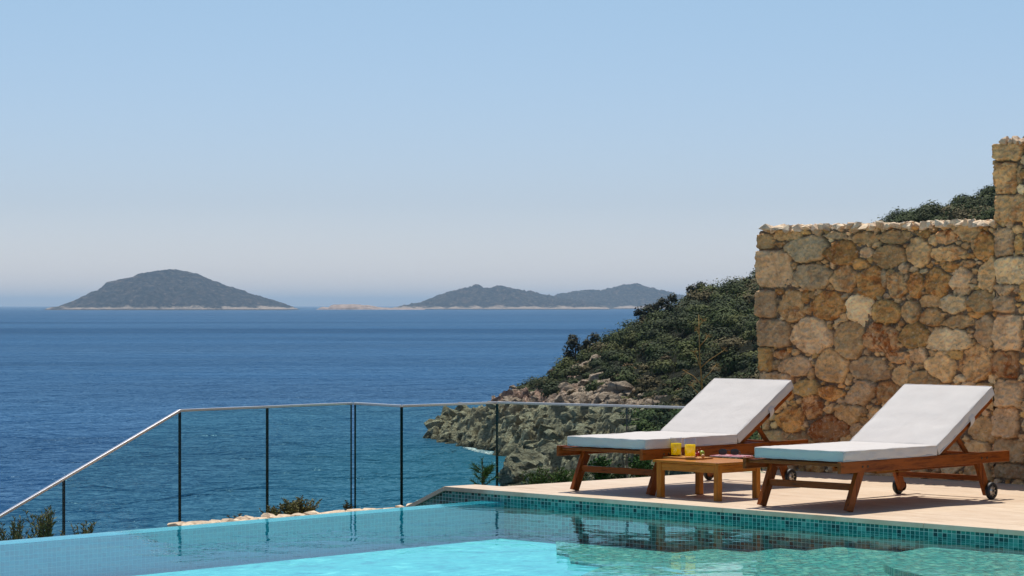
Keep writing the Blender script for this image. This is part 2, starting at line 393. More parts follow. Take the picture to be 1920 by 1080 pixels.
def island(prof, D, half, seed, rough, mat=ISLM):
    X = np.array([(p[0] - 960) / F * D for p in prof]); Z = np.array([max(EYE - (p[1] - HZ) / F * D, SEA - 2) for p in prof])
    Z = np.maximum(Z - SEA, 0)
    nx, ny = 420, 70
    xs = np.linspace(X[0], X[-1], nx); t = np.linspace(-1, 1, ny); XX, TT = np.meshgrid(xs, t)
    ht = np.interp(XX + 12 * fbm(XX / 200, TT * 2, 3, seed), X, Z)
    shape = (1 - np.abs(TT) ** 1.6) ** .9
    spur = 1 + .34 * fbm(XX / 160, TT * 1.6 + 3, 5, seed + 5) * (1 - shape)
    z = ht * np.clip(shape * spur, 0, 1.2) + rough * fbm(XX / 45, TT * half / 45, 5, seed + 9, .6) * np.minimum(shape * 3, 1) * (ht > 1)
    z = np.maximum(z, 0) + 7 * np.minimum(1, ht / 12) * np.clip(1 - np.abs(TT), 0, .12) / .12 + 0
    endf = np.minimum(1, np.minimum((XX - X[0]), (X[-1] - XX)) / 20)
    V = np.stack([XX, D + TT * half + 25 * fbm(XX / 90, XX * 0 + seed, 3, seed), SEA - 1.5 + z * endf], -1).reshape(-1, 3)
    return tag(np_mesh('island', V, grid_faces(nx, ny), mat), kind='structure')
island([(108, 580), (125, 575), (150, 565), (190, 546), (205, 533), (245, 522), (268, 515), (290, 511), (318, 508.5), (338, 509.5), (356, 513), (375, 519), (400, 529.5), (440, 544), (490, 560), (525, 571), (535, 577), (552, 580.6)], 10900, 420, 1, 5)
island([(735, 580), (790, 571), (828, 556), (865, 545), (895, 538), (915, 543.5), (940, 539), (975, 547), (1030, 558), (1080, 568), (1140, 580)], 12600, 700, 2, 10)
island([(990, 579), (1030, 559), (1060, 552), (1100, 546), (1125, 548), (1155, 540), (1185, 534), (1210, 540), (1245, 549), (1290, 560), (1345, 579)], 14500, 900, 3, 10)
mi = NT('bare_islet_rock'); _n = mi.noise(mi.coord('Object'), .03, 5, .6)
ISLET = mi.done(mi.pbr(mi.ramp(_n, [(.35, (.2, .13, .09)), (.6, (.42, .3, .22))]), .95))
island([(592, 579.6), (606, 577), (618, 577.5), (624, 573.5), (660, 573), (690, 575), (715, 578), (760, 579), (800, 579.3)], 11600, 120, 4, 2, ISLET)

# headland: heights on a coarse table measured from the photograph, then broken up into crags
GX_ = np.array([-30, -14, -9, -4.5, -1, 3, 8, 14, 20, 28, 40, 60, 90, 130])
GY_ = np.array([215, 232, 246, 258, 272, 290, 304, 318, 335, 352, 370, 390, 420, 470])
HT = np.array([  # metres above the sea; rows Y, columns X
    [-6, -6, -6, -5, -3,  .5, 2.5, 3.5, 4.0, 5.0, 7.5,  11, 15, 18],   # 215
    [-6, -6, -6, -5, -2, 1.2, 2.8, 4.0, 4.8, 6.0, 9.0,  13, 17, 21],   # 232
    [-6, -6, -6, -5, -1, 1.6, 3.2, 4.5, 5.5, 7.0, 10.5, 15, 20, 24],   # 246
    [-6, -6, -6, -5,-.5, 2.0, 3.6, 5.0, 6.2, 8.5, 12.5, 18, 23, 27],   # 258
    [-6, -6, -6, -5, -2,  .8, 3.5, 5.6, 7.2, 10.0, 15, 21, 27, 31],   # 272
    [-6, -6, -6, -5, -3, -1.0, 3.0, 6.5, 8.4, 12.0, 17, 24, 31, 35],   # 290
    [-6, -6, -6, -4, -1.5, 1.0, 4.5, 7.6, 10, 14.2, 19.5, 27, 35, 40],   # 304
    [-6, -5, -4, -2, 1.8, 3.6, 6.4, 9.2, 12.0, 16.0, 21.5, 29, 38, 44],   # 318
    [-6, -4, -1.0, 1.5, 3.8, 5.6, 8.2, 11.2, 14.2, 17.6, 21.8, 27, 36, 44],   # 335
    [-6, -2.6, 1.7, 3.5, 5.0, 6.8, 9.6, 12.4, 15.4, 18.8, 22.8, 29.6, 39, 48],   # 352
    [-6, -4, .2, 2.0, 4.0, 6.0, 9.0, 12.2, 15.4, 18.8, 23.3, 31.0, 42, 52],   # 370
    [-6, -5, -3, -1, 1, 3.6, 7.0, 10, 13, 16.4, 20, 28.0, 41, 51],   # 390
    [-6, -6, -6, -4, -3, -1, 2, 4, 7, 10, 15, 24, 34, 44],   # 420
    [-6, -6, -6, -6, -6, -6, -5, -4, -3, -2, 2, 8, 16, 24]], float)   # 470
def head_base(x, y):
    x = np.clip(x, GX_[0], GX_[-1]); y = np.clip(y, GY_[0], GY_[-1])
    i = np.clip(np.searchsorted(GX_, x) - 1, 0, len(GX_) - 2); j = np.clip(np.searchsorted(GY_, y) - 1, 0, len(GY_) - 2)
    u = (x - GX_[i]) / (GX_[i + 1] - GX_[i]); v = (y - GY_[j]) / (GY_[j + 1] - GY_[j])
    u = u * u * (3 - 2 * u) * .5 + u * .5; v = v * v * (3 - 2 * v) * .5 + v * .5
    return (HT[j, i] * (1 - u) + HT[j, i + 1] * u) * (1 - v) + (HT[j + 1, i] * (1 - u) + HT[j + 1, i + 1] * u) * v
ROCKY = [[(740, 800), (931, 750), (974, 724), (1032, 726), (1071, 718), (1098, 703), (1129, 696), (1153, 707), (1170, 728), (1168, 752), (1180, 770), (1180, 815), (1200, 845), (1300, 850), (1300, 925), (740, 925)],
         [(1062, 690), (1085, 676), (1118, 658), (1122, 664), (1092, 682), (1066, 696)], [(1172, 735), (1210, 728), (1245, 738), (1240, 750), (1200, 762), (1178, 765)], [(1160, 700), (1190, 697), (1195, 720), (1170, 722)]]
def in_poly(x, y, P):
    r = np.zeros(x.shape, bool); n = len(P)
    for i in range(n):
        (x1, y1), (x2, y2) = P[i], P[(i + 1) % n]
        c = ((y1 > y) != (y2 > y)) & (x < (x2 - x1) * (y - y1) / (y2 - y1 + 1e-9) + x1); r ^= c
    return r
def scrub_mask(x, y, h):
    """1 where scrub grows, 0 on bare rock; the bare patches were measured from the photograph"""
    x = np.asarray(x, float); y = np.asarray(y, float)
    u = 960 + F * x / y + 16 * fbm(x / 3.5, y / 5, 3, 31); v = HZ + F * (EYE - (h + 1.1 + SEA)) / y + 12 * fbm(x / 3, y / 4, 3, 37)
    bare = np.zeros(x.shape, bool)
    for P in ROCKY: bare |= in_poly(u, v, P)
    bare |= h < 1.5
    return 1.0 - bare
def head_z(x, y):
    b = head_base(x + 1.2 * fbm(x / 9, y / 9, 3, 3), y + 3 * fbm(x / 12, y / 12, 3, 4))
    m = scrub_mask(x, y, b)
    # tilted strata and blocks
    a = .5; xr = x * math.cos(a) + y * math.sin(a); yr = -x * math.sin(a) + y * math.cos(a)
    wx = xr + 1.5 * fbm(x / 5, y / 5, 3, 50); wy = yr + 1.5 * fbm(x / 5, y / 5, 3, 51)
    hi_ = np.clip((8.5 - b) / 4, .25, 1)
    lump = np.abs(pnoise(wx / 8.0, wy / 5.5, 12)) * 3.4 + np.abs(pnoise(wx / 3.2, wy / 2.4, 13)) * 1.5 + np.abs(pnoise(x / 1.5, y / 1.5, 14)) * 1.2 + ridged(x / .9, y / 1.1, 3, 15, .6) * .22
    crack = np.clip(.10 - np.abs(pnoise(wx / 4.5, wy / 2.0, 16)), 0, .1) * -15
    r = (lump - 1.5 + crack) * hi_ * np.clip((b + 2) / 4, 0.15, 1)
    z = b + r * (1 - m * .7) + .3 * fbm(x / 3, y / 3, 3, 8)
    q = (z + .22 * xr - .1 * yr + .35 * fbm(x / 6, y / 6, 3, 70)) / 1.9; f = q - np.floor(q)          # tilted ledges
    return z + (1 - m) * .45 * (np.clip(f * 2.2 - .6, 0, 1) - f) * np.clip((b + 1) / 2, 0, 1)
nx, ny = 560, 900
xs = np.concatenate([np.linspace(-16, 42, 420), np.linspace(42.4, 125, 140)]); ysr = np.linspace(218, 430, ny)
XX, YY = np.meshgrid(xs, ysr); ZZ = head_z(XX, YY)
mk = scrub_mask(XX, YY, head_base(XX, YY))
tone = 1 + .12 * fbm(XX / 5, YY / 5, 3, 60)
wet = np.clip((ZZ - .35 - .3 * fbm(XX / 2, YY / 3, 3, 61)) / .6, 0, 1) * .72 + .28
lich = np.clip(1 - np.clip((YY - 330) / 20, 0, 1) * 0, 0, 1)
pink = np.clip((ZZ - 3.5) / 2.5, 0, 1) * np.clip((YY - 322) / 12, 0, 1)
colr = np.stack([tone * wet * (1 + .12 * pink), tone * wet * (1 - .04 * pink), tone * wet * (.98 - .03 * pink), mk], -1).reshape(-1, 4)
V = np.stack([XX, YY, ZZ + SEA], -1).reshape(-1, 3)
tag(np_mesh('headland', V, grid_faces(nx, ny), ROCKM, smooth=False, col=colr), kind='structure')

# near slope below the terrace, falling to the sea
xs = np.linspace(-60, 60, 160); ysr = np.concatenate([np.linspace(-10, 24.6, 20), np.linspace(25, 75, 110)]); XX, YY = np.meshgrid(xs, ysr)
ZZ = np.where(YY < 25, -1.6, -1.6 - (YY - 25) * .42) + .25 * ridged(XX / 3, YY / 3, 4, 5) * np.clip((YY - 25) / 6, 0, 1) - np.clip(-XX - 3, 0, 6) * .12
c = np.ones((XX.size, 4)); c[:, 3] = np.clip(fbm(XX / 3, YY / 3, 3, 9) + .5, 0, 1).ravel()
tag(np_mesh('rocky_slope', np.stack([XX, YY, np.maximum(ZZ, SEA - 3)], -1).reshape(-1, 3), grid_faces(160, 130), ROCKM, smooth=False, col=c), kind='structure')

# ------------------------------------------------------------------ foliage clumps
def clump(rng, c, rad, n, leaf, col, lumps=7, flat=.75, up=.25):
    """n leaf quads spread over the outer shell of a few lobes; returns verts (4n,3), colours"""
    c = np.asarray(c, float); rad = np.asarray(rad, float)
    lc = rng.normal(size=(lumps, 3)); lc /= np.linalg.norm(lc, axis=1)[:, None] + 1e-9; lc *= rng.rand(lumps, 1) * .55
    lc[:, 2] = np.abs(lc[:, 2]) * .8; lr = .46 + .26 * rng.rand(lumps)
    k = rng.randint(0, lumps, n); d = rng.normal(size=(n, 3)); d /= np.linalg.norm(d, axis=1)[:, None]
    d[:, 2] = np.where(d[:, 2] < -.35, -d[:, 2], d[:, 2])
    r = lr[k] * (1 - .35 * rng.rand(n) ** 2.2) * (1 + .12 * rng.randn(n))
    p = (lc[k] + d * r[:, None]) * rad + c
    nrm = d * np.array([1, 1, 1]) + rng.normal(size=(n, 3)) * .17; nrm[:, 2] += up; nrm /= np.linalg.norm(nrm, axis=1)[:, None]
    a = np.cross(nrm, rng.normal(size=(n, 3))); a /= np.linalg.norm(a, axis=1)[:, None] + 1e-9; b = np.cross(nrm, a)
    s = leaf * (.6 + .8 * rng.rand(n))[:, None]
    Vv = np.stack([p - a * s - b * s * .55, p + a * s * .2 - b * s * .7, p + a * s + b * s * .5, p - a * s * .2 + b * s * .8], 1).reshape(-1, 3)
    lob = (.78 + .44 * rng.rand(lumps))[k]; sh = (lob * (.86 + .28 * rng.rand(n)))[:, None]
    cc = np.concatenate([np.asarray(col)[None, :] * sh, np.ones((n, 1))], 1)
    return Vv, np.repeat(cc, 4, 0)
def quads(n): return np.arange(4 * n).reshape(-1, 4)
rng = np.random.RandomState(11)
cand = []
for _ in range(10500):
    Y = rng.uniform(225, 395); X = rng.uniform(-6, 92); cand.append((X, Y))
cand = np.array(cand)
hb = head_base(cand[:, 0], cand[:, 1]); mm = scrub_mask(cand[:, 0], cand[:, 1], hb); hz = head_z(cand[:, 0], cand[:, 1])
pxs = 960 + F * cand[:, 0] / cand[:, 1]
ok = (mm > .3) & (pxs < 2080) & (pxs > 900) & ((pxs < 1440) | (cand[:, 1] > 290))
cand = cand[ok]; hz = hz[ok]; mm = mm[ok]; hb = hb[ok]
VV = []; CC = []; kept = []
big = 0
cell = {}
PAL = [(.048, .066, .014), (.068, .084, .018), (.030, .046, .012), (.088, .098, .022), (.056, .068, .018), (.030, .044, .014), (.11, .088, .034), (.05, .07, .016)]
for (X, Y), z, m_, h in zip(cand, hz, mm, hb):
    edge = h < 11.0 and rng.rand() < .6
    R_ = rng.uniform(.55, 1.1) if edge else rng.uniform(1.3, 3.3) * (1 if h > 12 else .8)
    key = (int(X // 2.7), int(Y // 3.6))
    q = cell.get(key, 0)
    if q + R_ > (3.3 if not edge else 3.0): continue
    cell[key] = q + R_
    col = PAL[rng.randint(len(PAL))]
    if edge and rng.rand() < .45: col = [(.14, .085, .03), (.11, .08, .035), (.10, .095, .03)][rng.randint(3)]
    n = int(150 if edge else 150 * R_ ** 1.6); hgt = R_ * rng.uniform(.6, .95)
    v, c_ = clump(rng, (X, Y, SEA + z + hgt * .15 - .17 * R_), (R_, R_, hgt), n, .12 if edge else .15, col, lumps=4 if edge else 5)
    VV.append(v); CC.append(c_); big += n
VV = np.concatenate(VV); CC = np.concatenate(CC)
tag(np_mesh('hillside_scrub', VV, quads(len(VV) // 4), LEAFM, smooth=False, col=CC), kind='stuff')
print('scrub leaves', big)
# single dark shrubs that stand out on the skyline of the headland
ridge = [((1078, 664), 4.0, 'dark rounded shrub lowest on the headland skyline above the sea'),
         ((1110, 660), 3.8, 'dark rounded shrub just right of the lowest skyline shrub'),
         ((1207, 610), 3.6, 'narrow upright shrub sticking out of the headland slope before the far hills'),
         ((1256, 588), 4.2, 'tall dark ragged tree on the ridge in front of the farthest hill'),
         ((1308, 560), 3.8, 'dark spreading tree on the ridge right of the ragged tree'),
         ((1228, 594), 3.4, 'small dark tree just left of the ragged ridge tree')]
for (x, y), hg, lab in ridge:
    X = (x - 960) / F * 368; Y = 368.0
    zz = EYE - (y - HZ) / F * Y - .5
    t = empty('ridge_shrub', (X, Y, zz)); tag(t, lab, 'shrub', 'dark shrubs along the headland ridge')
    r = random.Random(x); rg = np.random.RandomState(x)
    tr = MB()
    for k in range(4):
        tr.tube([(0, 0, -.8), (r.uniform(-.3, .3), r.uniform(-.3, .3), hg * .3), (r.uniform(-.9, .9), r.uniform(-.6, .6), hg * .7)], .09, 5, r1=.03)
    tr.build('trunk', BARK, t)
    parts = []
    for k in range(5):
        v, c_ = clump(rg, (r.uniform(-.9, .9), r.uniform(-.9, .9), hg * (.0 + .17 * k) - .5), (1.5 - .1 * k, 1.4, hg * .34), 170, .17, (.032, .036, .018), lumps=5)
        parts.append((v, c_))
    np_mesh('crown', np.concatenate([p[0] for p in parts]), quads(5 * 170), LEAFM, smooth=False, col=np.concatenate([p[1] for p in parts]), parent=t)

def hull_rock(bm, c, size, rng_, n=14, rot=None):
    vs = []
    for _ in range(n):
        d = Vector((rng_.gauss(0, 1), rng_.gauss(0, 1), rng_.gauss(0, 1))).normalized()
        d = Vector((d.x * size[0], d.y * size[1], d.z * size[2])) * rng_.uniform(.8, 1.05)
        if rot is not None: d = rot @ d
        vs.append(bm.verts.new(Vector(c) + d))
    r = bmesh.ops.convex_hull(bm, input=vs)
    dead = [g for g in r['geom_interior'] if isinstance(g, bmesh.types.BMVert)]
    dead += [v for v in vs if v.is_valid and not v.link_faces and v not in dead]
    bmesh.ops.delete(bm, geom=list(set(dead)), context='VERTS')
def boulder(x, y, Y, size, seed, lab):
    r = random.Random(seed); X = (x - 960) / F * Y; z = EYE - (y - HZ) / F * Y
    bm = bmesh.new(); hull_rock(bm, (0, 0, 0), size, r, 22, Matrix.Rotation(r.uniform(0, 3), 3, 'Z'))
    bmesh.ops.triangulate(bm, faces=bm.faces[:])
    bmesh.ops.subdivide_edges(bm, edges=bm.edges[:], cuts=3, use_grid_fill=True)
    bm.verts.ensure_lookup_table()
    co = np.array([v.co for v in bm.verts]); dn = .22 * size[2] * ridged(co[:, 0] * .9 + seed, co[:, 2] * 1.4 + co[:, 1] * .5, 4, seed, .6)
    for v, d in zip(bm.verts, dn): v.co += v.co.normalized() * float(d)
    me = bpy.data.meshes.new('boulder'); bm.to_mesh(me); bm.free(); me.materials.append(ROCKM)
    at = me.color_attributes.new('Col', 'FLOAT_COLOR', 'POINT'); tn = r.uniform(.75, 1.0)
    at.data.foreach_set('color', np.tile([tn * .9, tn * .9, tn * .9, 0], len(me.vertices)).astype(np.float32))
    o = link(bpy.data.objects.new('boulder', me)); o.location = (X, Y, z)
    return tag(o, lab, 'boulder', 'grey boulders at the foot of the headland')
for a in [(990, 872, 246, (2.2, 1.8, 1.5), 1, 'dark boulder at the water edge beyond the pine sapling'),
          (1035, 862, 250, (1.9, 1.6, 1.3), 2, 'large grey boulder seen just left of the far lounger front leg'),
          (1020, 893, 234, (1.9, 1.5, 1.0), 3, 'low flat boulder above the terrace edge left of the far lounger leg'),
          (1128, 862, 250, (1.6, 1.4, 1.2), 4, 'grey boulder framed under the far lounger, left side'),
          (1068, 852, 256, (1.2, 1.2, .9), 5, 'small grey boulder just under the far lounger front corner'),
          (1185, 860, 250, (1.9, 1.6, 1.1), 6, 'grey boulder framed under the middle of the far lounger'),
          (1052, 884, 240, (1.2, 1.0, .8), 7, 'small rounded boulder against the far lounger front leg'),
          (962, 892, 240, (1.4, 1.2, 1.0), 8, 'leftmost dark boulder standing in the cove water')]:
    boulder(*a)
# broken rock lying all over the bare shore, too many pieces to count
bm = bmesh.new(); rr_ = random.Random(77); n_ok = 0; tones = []
for _ in range(6000):
    if n_ok >= 620: break
    X, Y = rr_.uniform(-13, 26), rr_.uniform(236, 362)
    b_ = float(head_base(np.array([X]), np.array([Y]))[0])
    if b_ < -.6 or float(scrub_mask([X], [Y], np.array([b_]))[0]) > .5: continue
    z_ = float(head_z(np.array([X]), np.array([Y]))[0]); sz = rr_.choice((.35, .5, .5, .7, .9, 1.25))
    k0 = len(bm.verts)
    hull_rock(bm, (X, Y, SEA + z_ + sz * .1), (sz * rr_.uniform(.8, 1.5), sz * rr_.uniform(.8, 1.5), sz * rr_.uniform(.45, .9)), rr_, 15, Matrix.Rotation(rr_.uniform(0, 6.3), 3, 'Z') @ Matrix.Rotation(rr_.uniform(-.6, .6), 3, 'Y'))
    tn = rr_.uniform(.75, 1.12) * (.55 if z_ < .5 else 1); tones += [tn] * (len(bm.verts) - k0); n_ok += 1
me = bpy.data.meshes.new('shore_rubble'); bm.to_mesh(me); bm.free(); me.materials.append(ROCKM)
tones = np.array(tones); me.color_attributes.new('Col', 'FLOAT_COLOR', 'POINT').data.foreach_set('color', np.stack([tones, tones, tones * .97, tones * 0], -1).astype(np.float32).ravel())
tag(link(bpy.data.objects.new('shore_rubble', me)), kind='stuff')
# surf along the rocks
fm = NT('white_foam'); _a = fm.noise(fm.coord('Object', scale=(1, 1, 1)), 2.2, 5, .7, .5)
_t = fm.n('ShaderNodeBsdfTransparent'); _d = fm.n('ShaderNodeBsdfDiffuse'); fm.set(_d.inputs[0], (.8, .82, .84))
_m = fm.n('ShaderNodeMixShader'); fm.l(fm.ramp(_a, [(.47, 0.0), (.6, 1.0)]), _m.inputs[0]); fm.l(_t.outputs[0], _m.inputs[1]); fm.l(_d.outputs[0], _m.inputs[2])
FOAM = fm.done(_m.outputs[0])
mb = MB()
pts = [(868, 838), (890, 845), (915, 850), (945, 853), (968, 856), (990, 857)]
P = [px(x, y, SEA + .05) for x, y in pts]
for a, b in zip(P, P[1:]):
    mb.poly([a + Vector((0, -1.6, 0)), b + Vector((0, -1.6, 0)), b + Vector((0, 5, 0)), a + Vector((0, 5, 0))])
tag(mb.build('surf', FOAM), kind='stuff')

# ------------------------------------------------------------------ terrace, pool
K = px(832, 912); Rr = px(1920, 995)
E_ = (Rr - K).normalized(); E = Vector((E_.x, E_.y, 0)); N = Vector((-E.y, E.x, 0))      # along the pool edge / away from the pool
AE = math.atan2(E.y, E.x)
WZ = -.082                                   # water level
def loc(p):                                   # into the pool frame: x along E, y along N, origin K
    d = Vector(p) - K; return Vector((d.dot(E), d.dot(N), p[2] if len(p) > 2 else 0))
tC = 0.688; C = K + E * tC                    # inner corner of the water
LEN = 13.0
deck_far = (px(957, 911) - K).dot(E)
# deck
mb = MB()
dk = [(deck_far, .345), (LEN, .345), (LEN, 9), (deck_far, 9)]
mb.prism([(a, b) for a, b in dk], -.35, 0, 0)
deck = mb.build('deck', DECKM); deck.location = K; deck.rotation_euler = (0, 0, AE); deck.location.z = 0
tag(deck, kind='structure')
pool = empty('swimming_pool', K, AE); pool.location.z = 0
tag(pool, 'infinity pool lined with small teal mosaic tiles below a travertine rim', 'pool')
mb = MB()
# coping stones along the deck side, 60 cm slabs butted with 2 mm joints, nose proud of the tiles
x = 0.0; rr = random.Random(4)
while x < LEN:
    L_ = .60
    mb.box((x + L_ / 2, .170, -.017), (L_ - .003, .345, .034), bev=.004); x += L_
mb.build('coping', COPEM, pool)
SL = .40                                                       # fall of the sloping end
mb = MB()
n = 4
for k in range(n):
    x0, x1 = -k * .5 - .0015, -(k + 1) * .5 + .0015
    a = mb.box((0, 0, 0), (.497, .345, .034), bev=.004)
    ang = math.atan(SL)
    for v in a:
        v.co = Matrix.Rotation(-ang, 3, 'Y') @ v.co
        v.co += Vector(((x0 + x1) / 2 * math.cos(ang) * 1.0, .170, -.019 + (x0 + x1) / 2 * math.sin(ang)))
mb.build('sloping_coping', COPEM, pool)
mb = MB()
mb.prism([(0, .02), (LEN, .02), (LEN, .344), (0, .344)], -1.0, -.0345, 0)
# end wall under the sloping coping
V0 = [(0, -.037), (-2.0, -.037 - 2.0 * SL), (-2.0, -1.6), (0, -1.6)]
for yy in (.021, .32):
    mb.poly([(x_, yy, z_) for x_, z_ in V0])
mb.build('tiled_wall', TILE_WALL, pool)
FL = WZ - .28
# infinity-edge wall: pale tiles, its lip a few millimetres under the water
Iv = Vector((-.664, -.748, 0)).normalized(); iv = Vector((Iv.dot(E), Iv.dot(N), 0)); c0 = Vector((tC, .021, 0))
io = Vector((-iv.y, iv.x, 0)); 
if io.dot(Vector((-1, 0, 0))) < 0: io = -io
ip = MB(); far = c0 + iv * 15
a, b = c0, far
ip.prism([(a.x, a.y), (b.x, b.y), (b.x + io.x * .22, b.y + io.y * .22), (a.x + io.x * .22, a.y + io.y * .22)], -1.6, WZ - .006, 0)
iw = ip.build('infinity_edge', TILE_PALE, pool)
# rebuild the edge wall in its own frame so the tiles follow it
me = iw.data; ang_i = math.atan2(iv.y, iv.x)
M_ = Matrix.Translation(c0) @ Matrix.Rotation(ang_i, 4, 'Z'); me.transform(M_.inverted()); iw.matrix_local = M_
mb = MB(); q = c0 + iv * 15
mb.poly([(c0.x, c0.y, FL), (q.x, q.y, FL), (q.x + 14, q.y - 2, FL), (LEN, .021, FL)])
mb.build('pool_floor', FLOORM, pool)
# mosaic bench and rounded steps
def lp(x, y, z): 
    d = px(x, y, z) - K; return (d.dot(E), d.dot(N))
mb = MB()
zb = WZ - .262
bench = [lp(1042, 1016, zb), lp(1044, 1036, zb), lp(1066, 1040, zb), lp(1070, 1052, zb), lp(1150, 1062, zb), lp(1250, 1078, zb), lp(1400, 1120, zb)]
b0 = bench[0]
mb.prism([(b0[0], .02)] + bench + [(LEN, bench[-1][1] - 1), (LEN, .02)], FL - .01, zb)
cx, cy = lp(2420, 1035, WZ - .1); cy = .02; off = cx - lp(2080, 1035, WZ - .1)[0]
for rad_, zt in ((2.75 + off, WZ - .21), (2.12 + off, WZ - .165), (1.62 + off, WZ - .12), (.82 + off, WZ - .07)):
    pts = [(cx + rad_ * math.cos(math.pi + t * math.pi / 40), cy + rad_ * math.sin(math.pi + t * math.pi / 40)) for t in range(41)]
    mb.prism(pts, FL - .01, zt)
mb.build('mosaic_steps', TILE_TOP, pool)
# the water itself
mb = MB()
a0 = c0 + io * .20; q0 = c0 + iv * 15 + io * .20
mb.poly([(c0.x - .18, .0205, WZ), (q0.x, q0.y, WZ), (q0.x + 16, q0.y - 2, WZ), (LEN, .0205, WZ)])
wt = mb.build('pool_water', POOLW); wt.location = pool.location; wt.rotation_euler = (0, 0, AE)
tag(wt, kind='structure')

# ------------------------------------------------------------------ rubble stone walls
W0 = px(1422, 878.4); W1 = px(1920, 908.0); WE = (W1 - W0).normalized(); WN = Vector((WE.y, -WE.x, 0))   # WN points to the camera side
if WN.y > 0: WN = -WN
def wall_uv(x, y):
    d = Vector(((x - 960) / F, 1, (HZ - y) / F)); t = W0.dot(WN) / d.dot(WN); p = Vector((0, 0, EYE)) + d * t
    return (p - Vector((W0.x, W0.y, 0))).dot(WE), p.z
TONE = dict(B=(.76, .54, .31, .3), O=(.74, .43, .18, .7), R=(.72, .45, .25, .95), G=(.56, .43, .29, .3), P=(.82, .60, .40, .3), Y=(.73, .50, .23, .4), W=(.88, .70, .47, .12), D=(.50, .27, .14, 1.0), S=(.72, .48, .26, .6))
def traced(ox, oy, sc, rows):
    out_ = []
    for r in rows:
        cx_, cy_, rx, ry, t = r[:5]; rot = r[5] if len(r) > 5 else 0
        x, y = ox + cx_ / sc, oy + cy_ / sc; u, z = wall_uv(x, y); u2, _ = wall_uv(x + rx / sc, y); _, z2 = wall_uv(x, y - ry / sc)
        out_.append((u, z, u2 - u, z2 - z, rot, t))
    return out_
A = traced(1400, 240, 3.375, [(125, 718, 56, 48, 'B'), (265, 680, 85, 33, 'B'), (385, 765, 133, 76, 'W'), (610, 792, 98, 74, 'O'), (180, 892, 108, 118, 'P'), (425, 945, 110, 86, 'G'),
    (565, 682, 68, 20, 'G'), (755, 697, 84, 38, 'B'), (935, 693, 88, 44, 'B'), (765, 790, 50, 33, 'P'), (910, 812, 102, 72, 'B'), (1090, 787, 70, 92, 'B'), (1120, 668, 45, 28, 'Y'), (1268, 690, 72, 40, 'R'),
    (1190, 708, 30, 30, 'B'), (1285, 792, 112, 48, 'S'), (1510, 752, 70, 86, 'O'), (725, 862, 48, 34, 'O'), (625, 960, 84, 80, 'S'), (800, 980, 88, 102, 'O', .35), (965, 990, 62, 78, 'S'),
    (1080, 992, 42, 78, 'O'), (1210, 980, 72, 90, 'O'), (1310, 880, 54, 30, 'O'), (1405, 858, 48, 20, 'R'), (1362, 972, 56, 90, 'P', -.2), (1530, 942, 56, 88, 'B'), (1015, 945, 16, 30, 'P'),
    (215, 738, 28, 16, 'S'), (380, 660, 28, 16, 'Y'), (870, 950, 22, 60, 'G'), (1440, 730, 16, 40, 'B')])
A += traced(1400, 540, 3.0, [(115, 90, 54, 78, 'P'), (190, 20, 24, 18, 'O'), (262, 105, 58, 90, 'S'), (338, 48, 22, 34, 'O'), (465, 100, 98, 80, 'O'), (652, 120, 72, 92, 'W', .2), (795, 135, 77, 67, 'Y'),
    (930, 135, 53, 64, 'B'), (1045, 72, 64, 37, 'B'), (1050, 165, 62, 52, 'S'), (1170, 90, 68, 53, 'W'), (1215, 15, 48, 27, 'P'), (1330, 76, 82, 58, 'B'), (1195, 190, 78, 34, 'B'), (1300, 150, 42, 18, 'O'), (1350, 245, 55, 90, 'P'),
    (155, 255, 93, 77, 'P'), (370, 272, 118, 102, 'P'), (580, 290, 84, 104, 'B'), (760, 285, 100, 78, 'R'), (945, 277, 80, 72, 'Y'), (1138, 297, 125, 66, 'W'), (205, 375, 40, 27, 'R'), (105, 402, 42, 64, 'Y'),
    (280, 440, 84, 57, 'P'), (488, 440, 97, 90, 'B'), (698, 458, 108, 72, 'G'), (855, 388, 64, 34, 'R'), (975, 380, 45, 48, 'P'), (1100, 445, 82, 84, 'B'), (1185, 380, 44, 37, 'Y'), (1298, 430, 104, 98, 'S'),
    (885, 490, 60, 58, 'B'), (370, 485, 16, 32, 'B'), (165, 508, 97, 34, 'P'), (345, 560, 75, 47, 'Y'), (475, 595, 64, 40, 'O'), (645, 600, 98, 66, 'P', .55), (800, 588, 73, 67, 'S'), (1000, 520, 104, 57, 'B'),
    (370, 668, 60, 70, 'R'), (255, 740, 68, 73, 'O'), (588, 700, 88, 57, 'B'), (742, 716, 44, 42, 'B'), (470, 800, 108, 78, 'D'), (642, 812, 58, 52, 'P'), (165, 840, 78, 42, 'P'), (302, 840, 62, 30, 'G'),
    (1335, 800, 82, 72, 'B'), (1300, 902, 84, 47, 'B'), (1345, 577, 70, 42, 'Y'), (1170, 562, 53, 27, 'S'), (1252, 547, 37, 22, 'P')])
Bp = traced(1400, 240, 3.375, [(1672, 150, 90, 56, 'B'), (1652, 320, 72, 98, 'S'), (1685, 510, 104, 84, 'S'), (1642, 722, 62, 88, 'P'), (1690, 902, 104, 84, 'W'), (1645, 1042, 62, 52, 'P'), (1745, 300, 18, 60, 'B'), (1735, 640, 30, 28, 'B'), (1740, 740, 30, 60, 'Y')])
Bp += traced(1400, 540, 3.0, [(1462, 64, 56, 72, 'P'), (1484, 250, 80, 98, 'P'), (1475, 430, 66, 76, 'R'), (1492, 592, 82, 76, 'P'), (1475, 757, 68, 86, 'P'), (1492, 915, 82, 68, 'G'), (1500, 1030, 92, 40, 'G')])
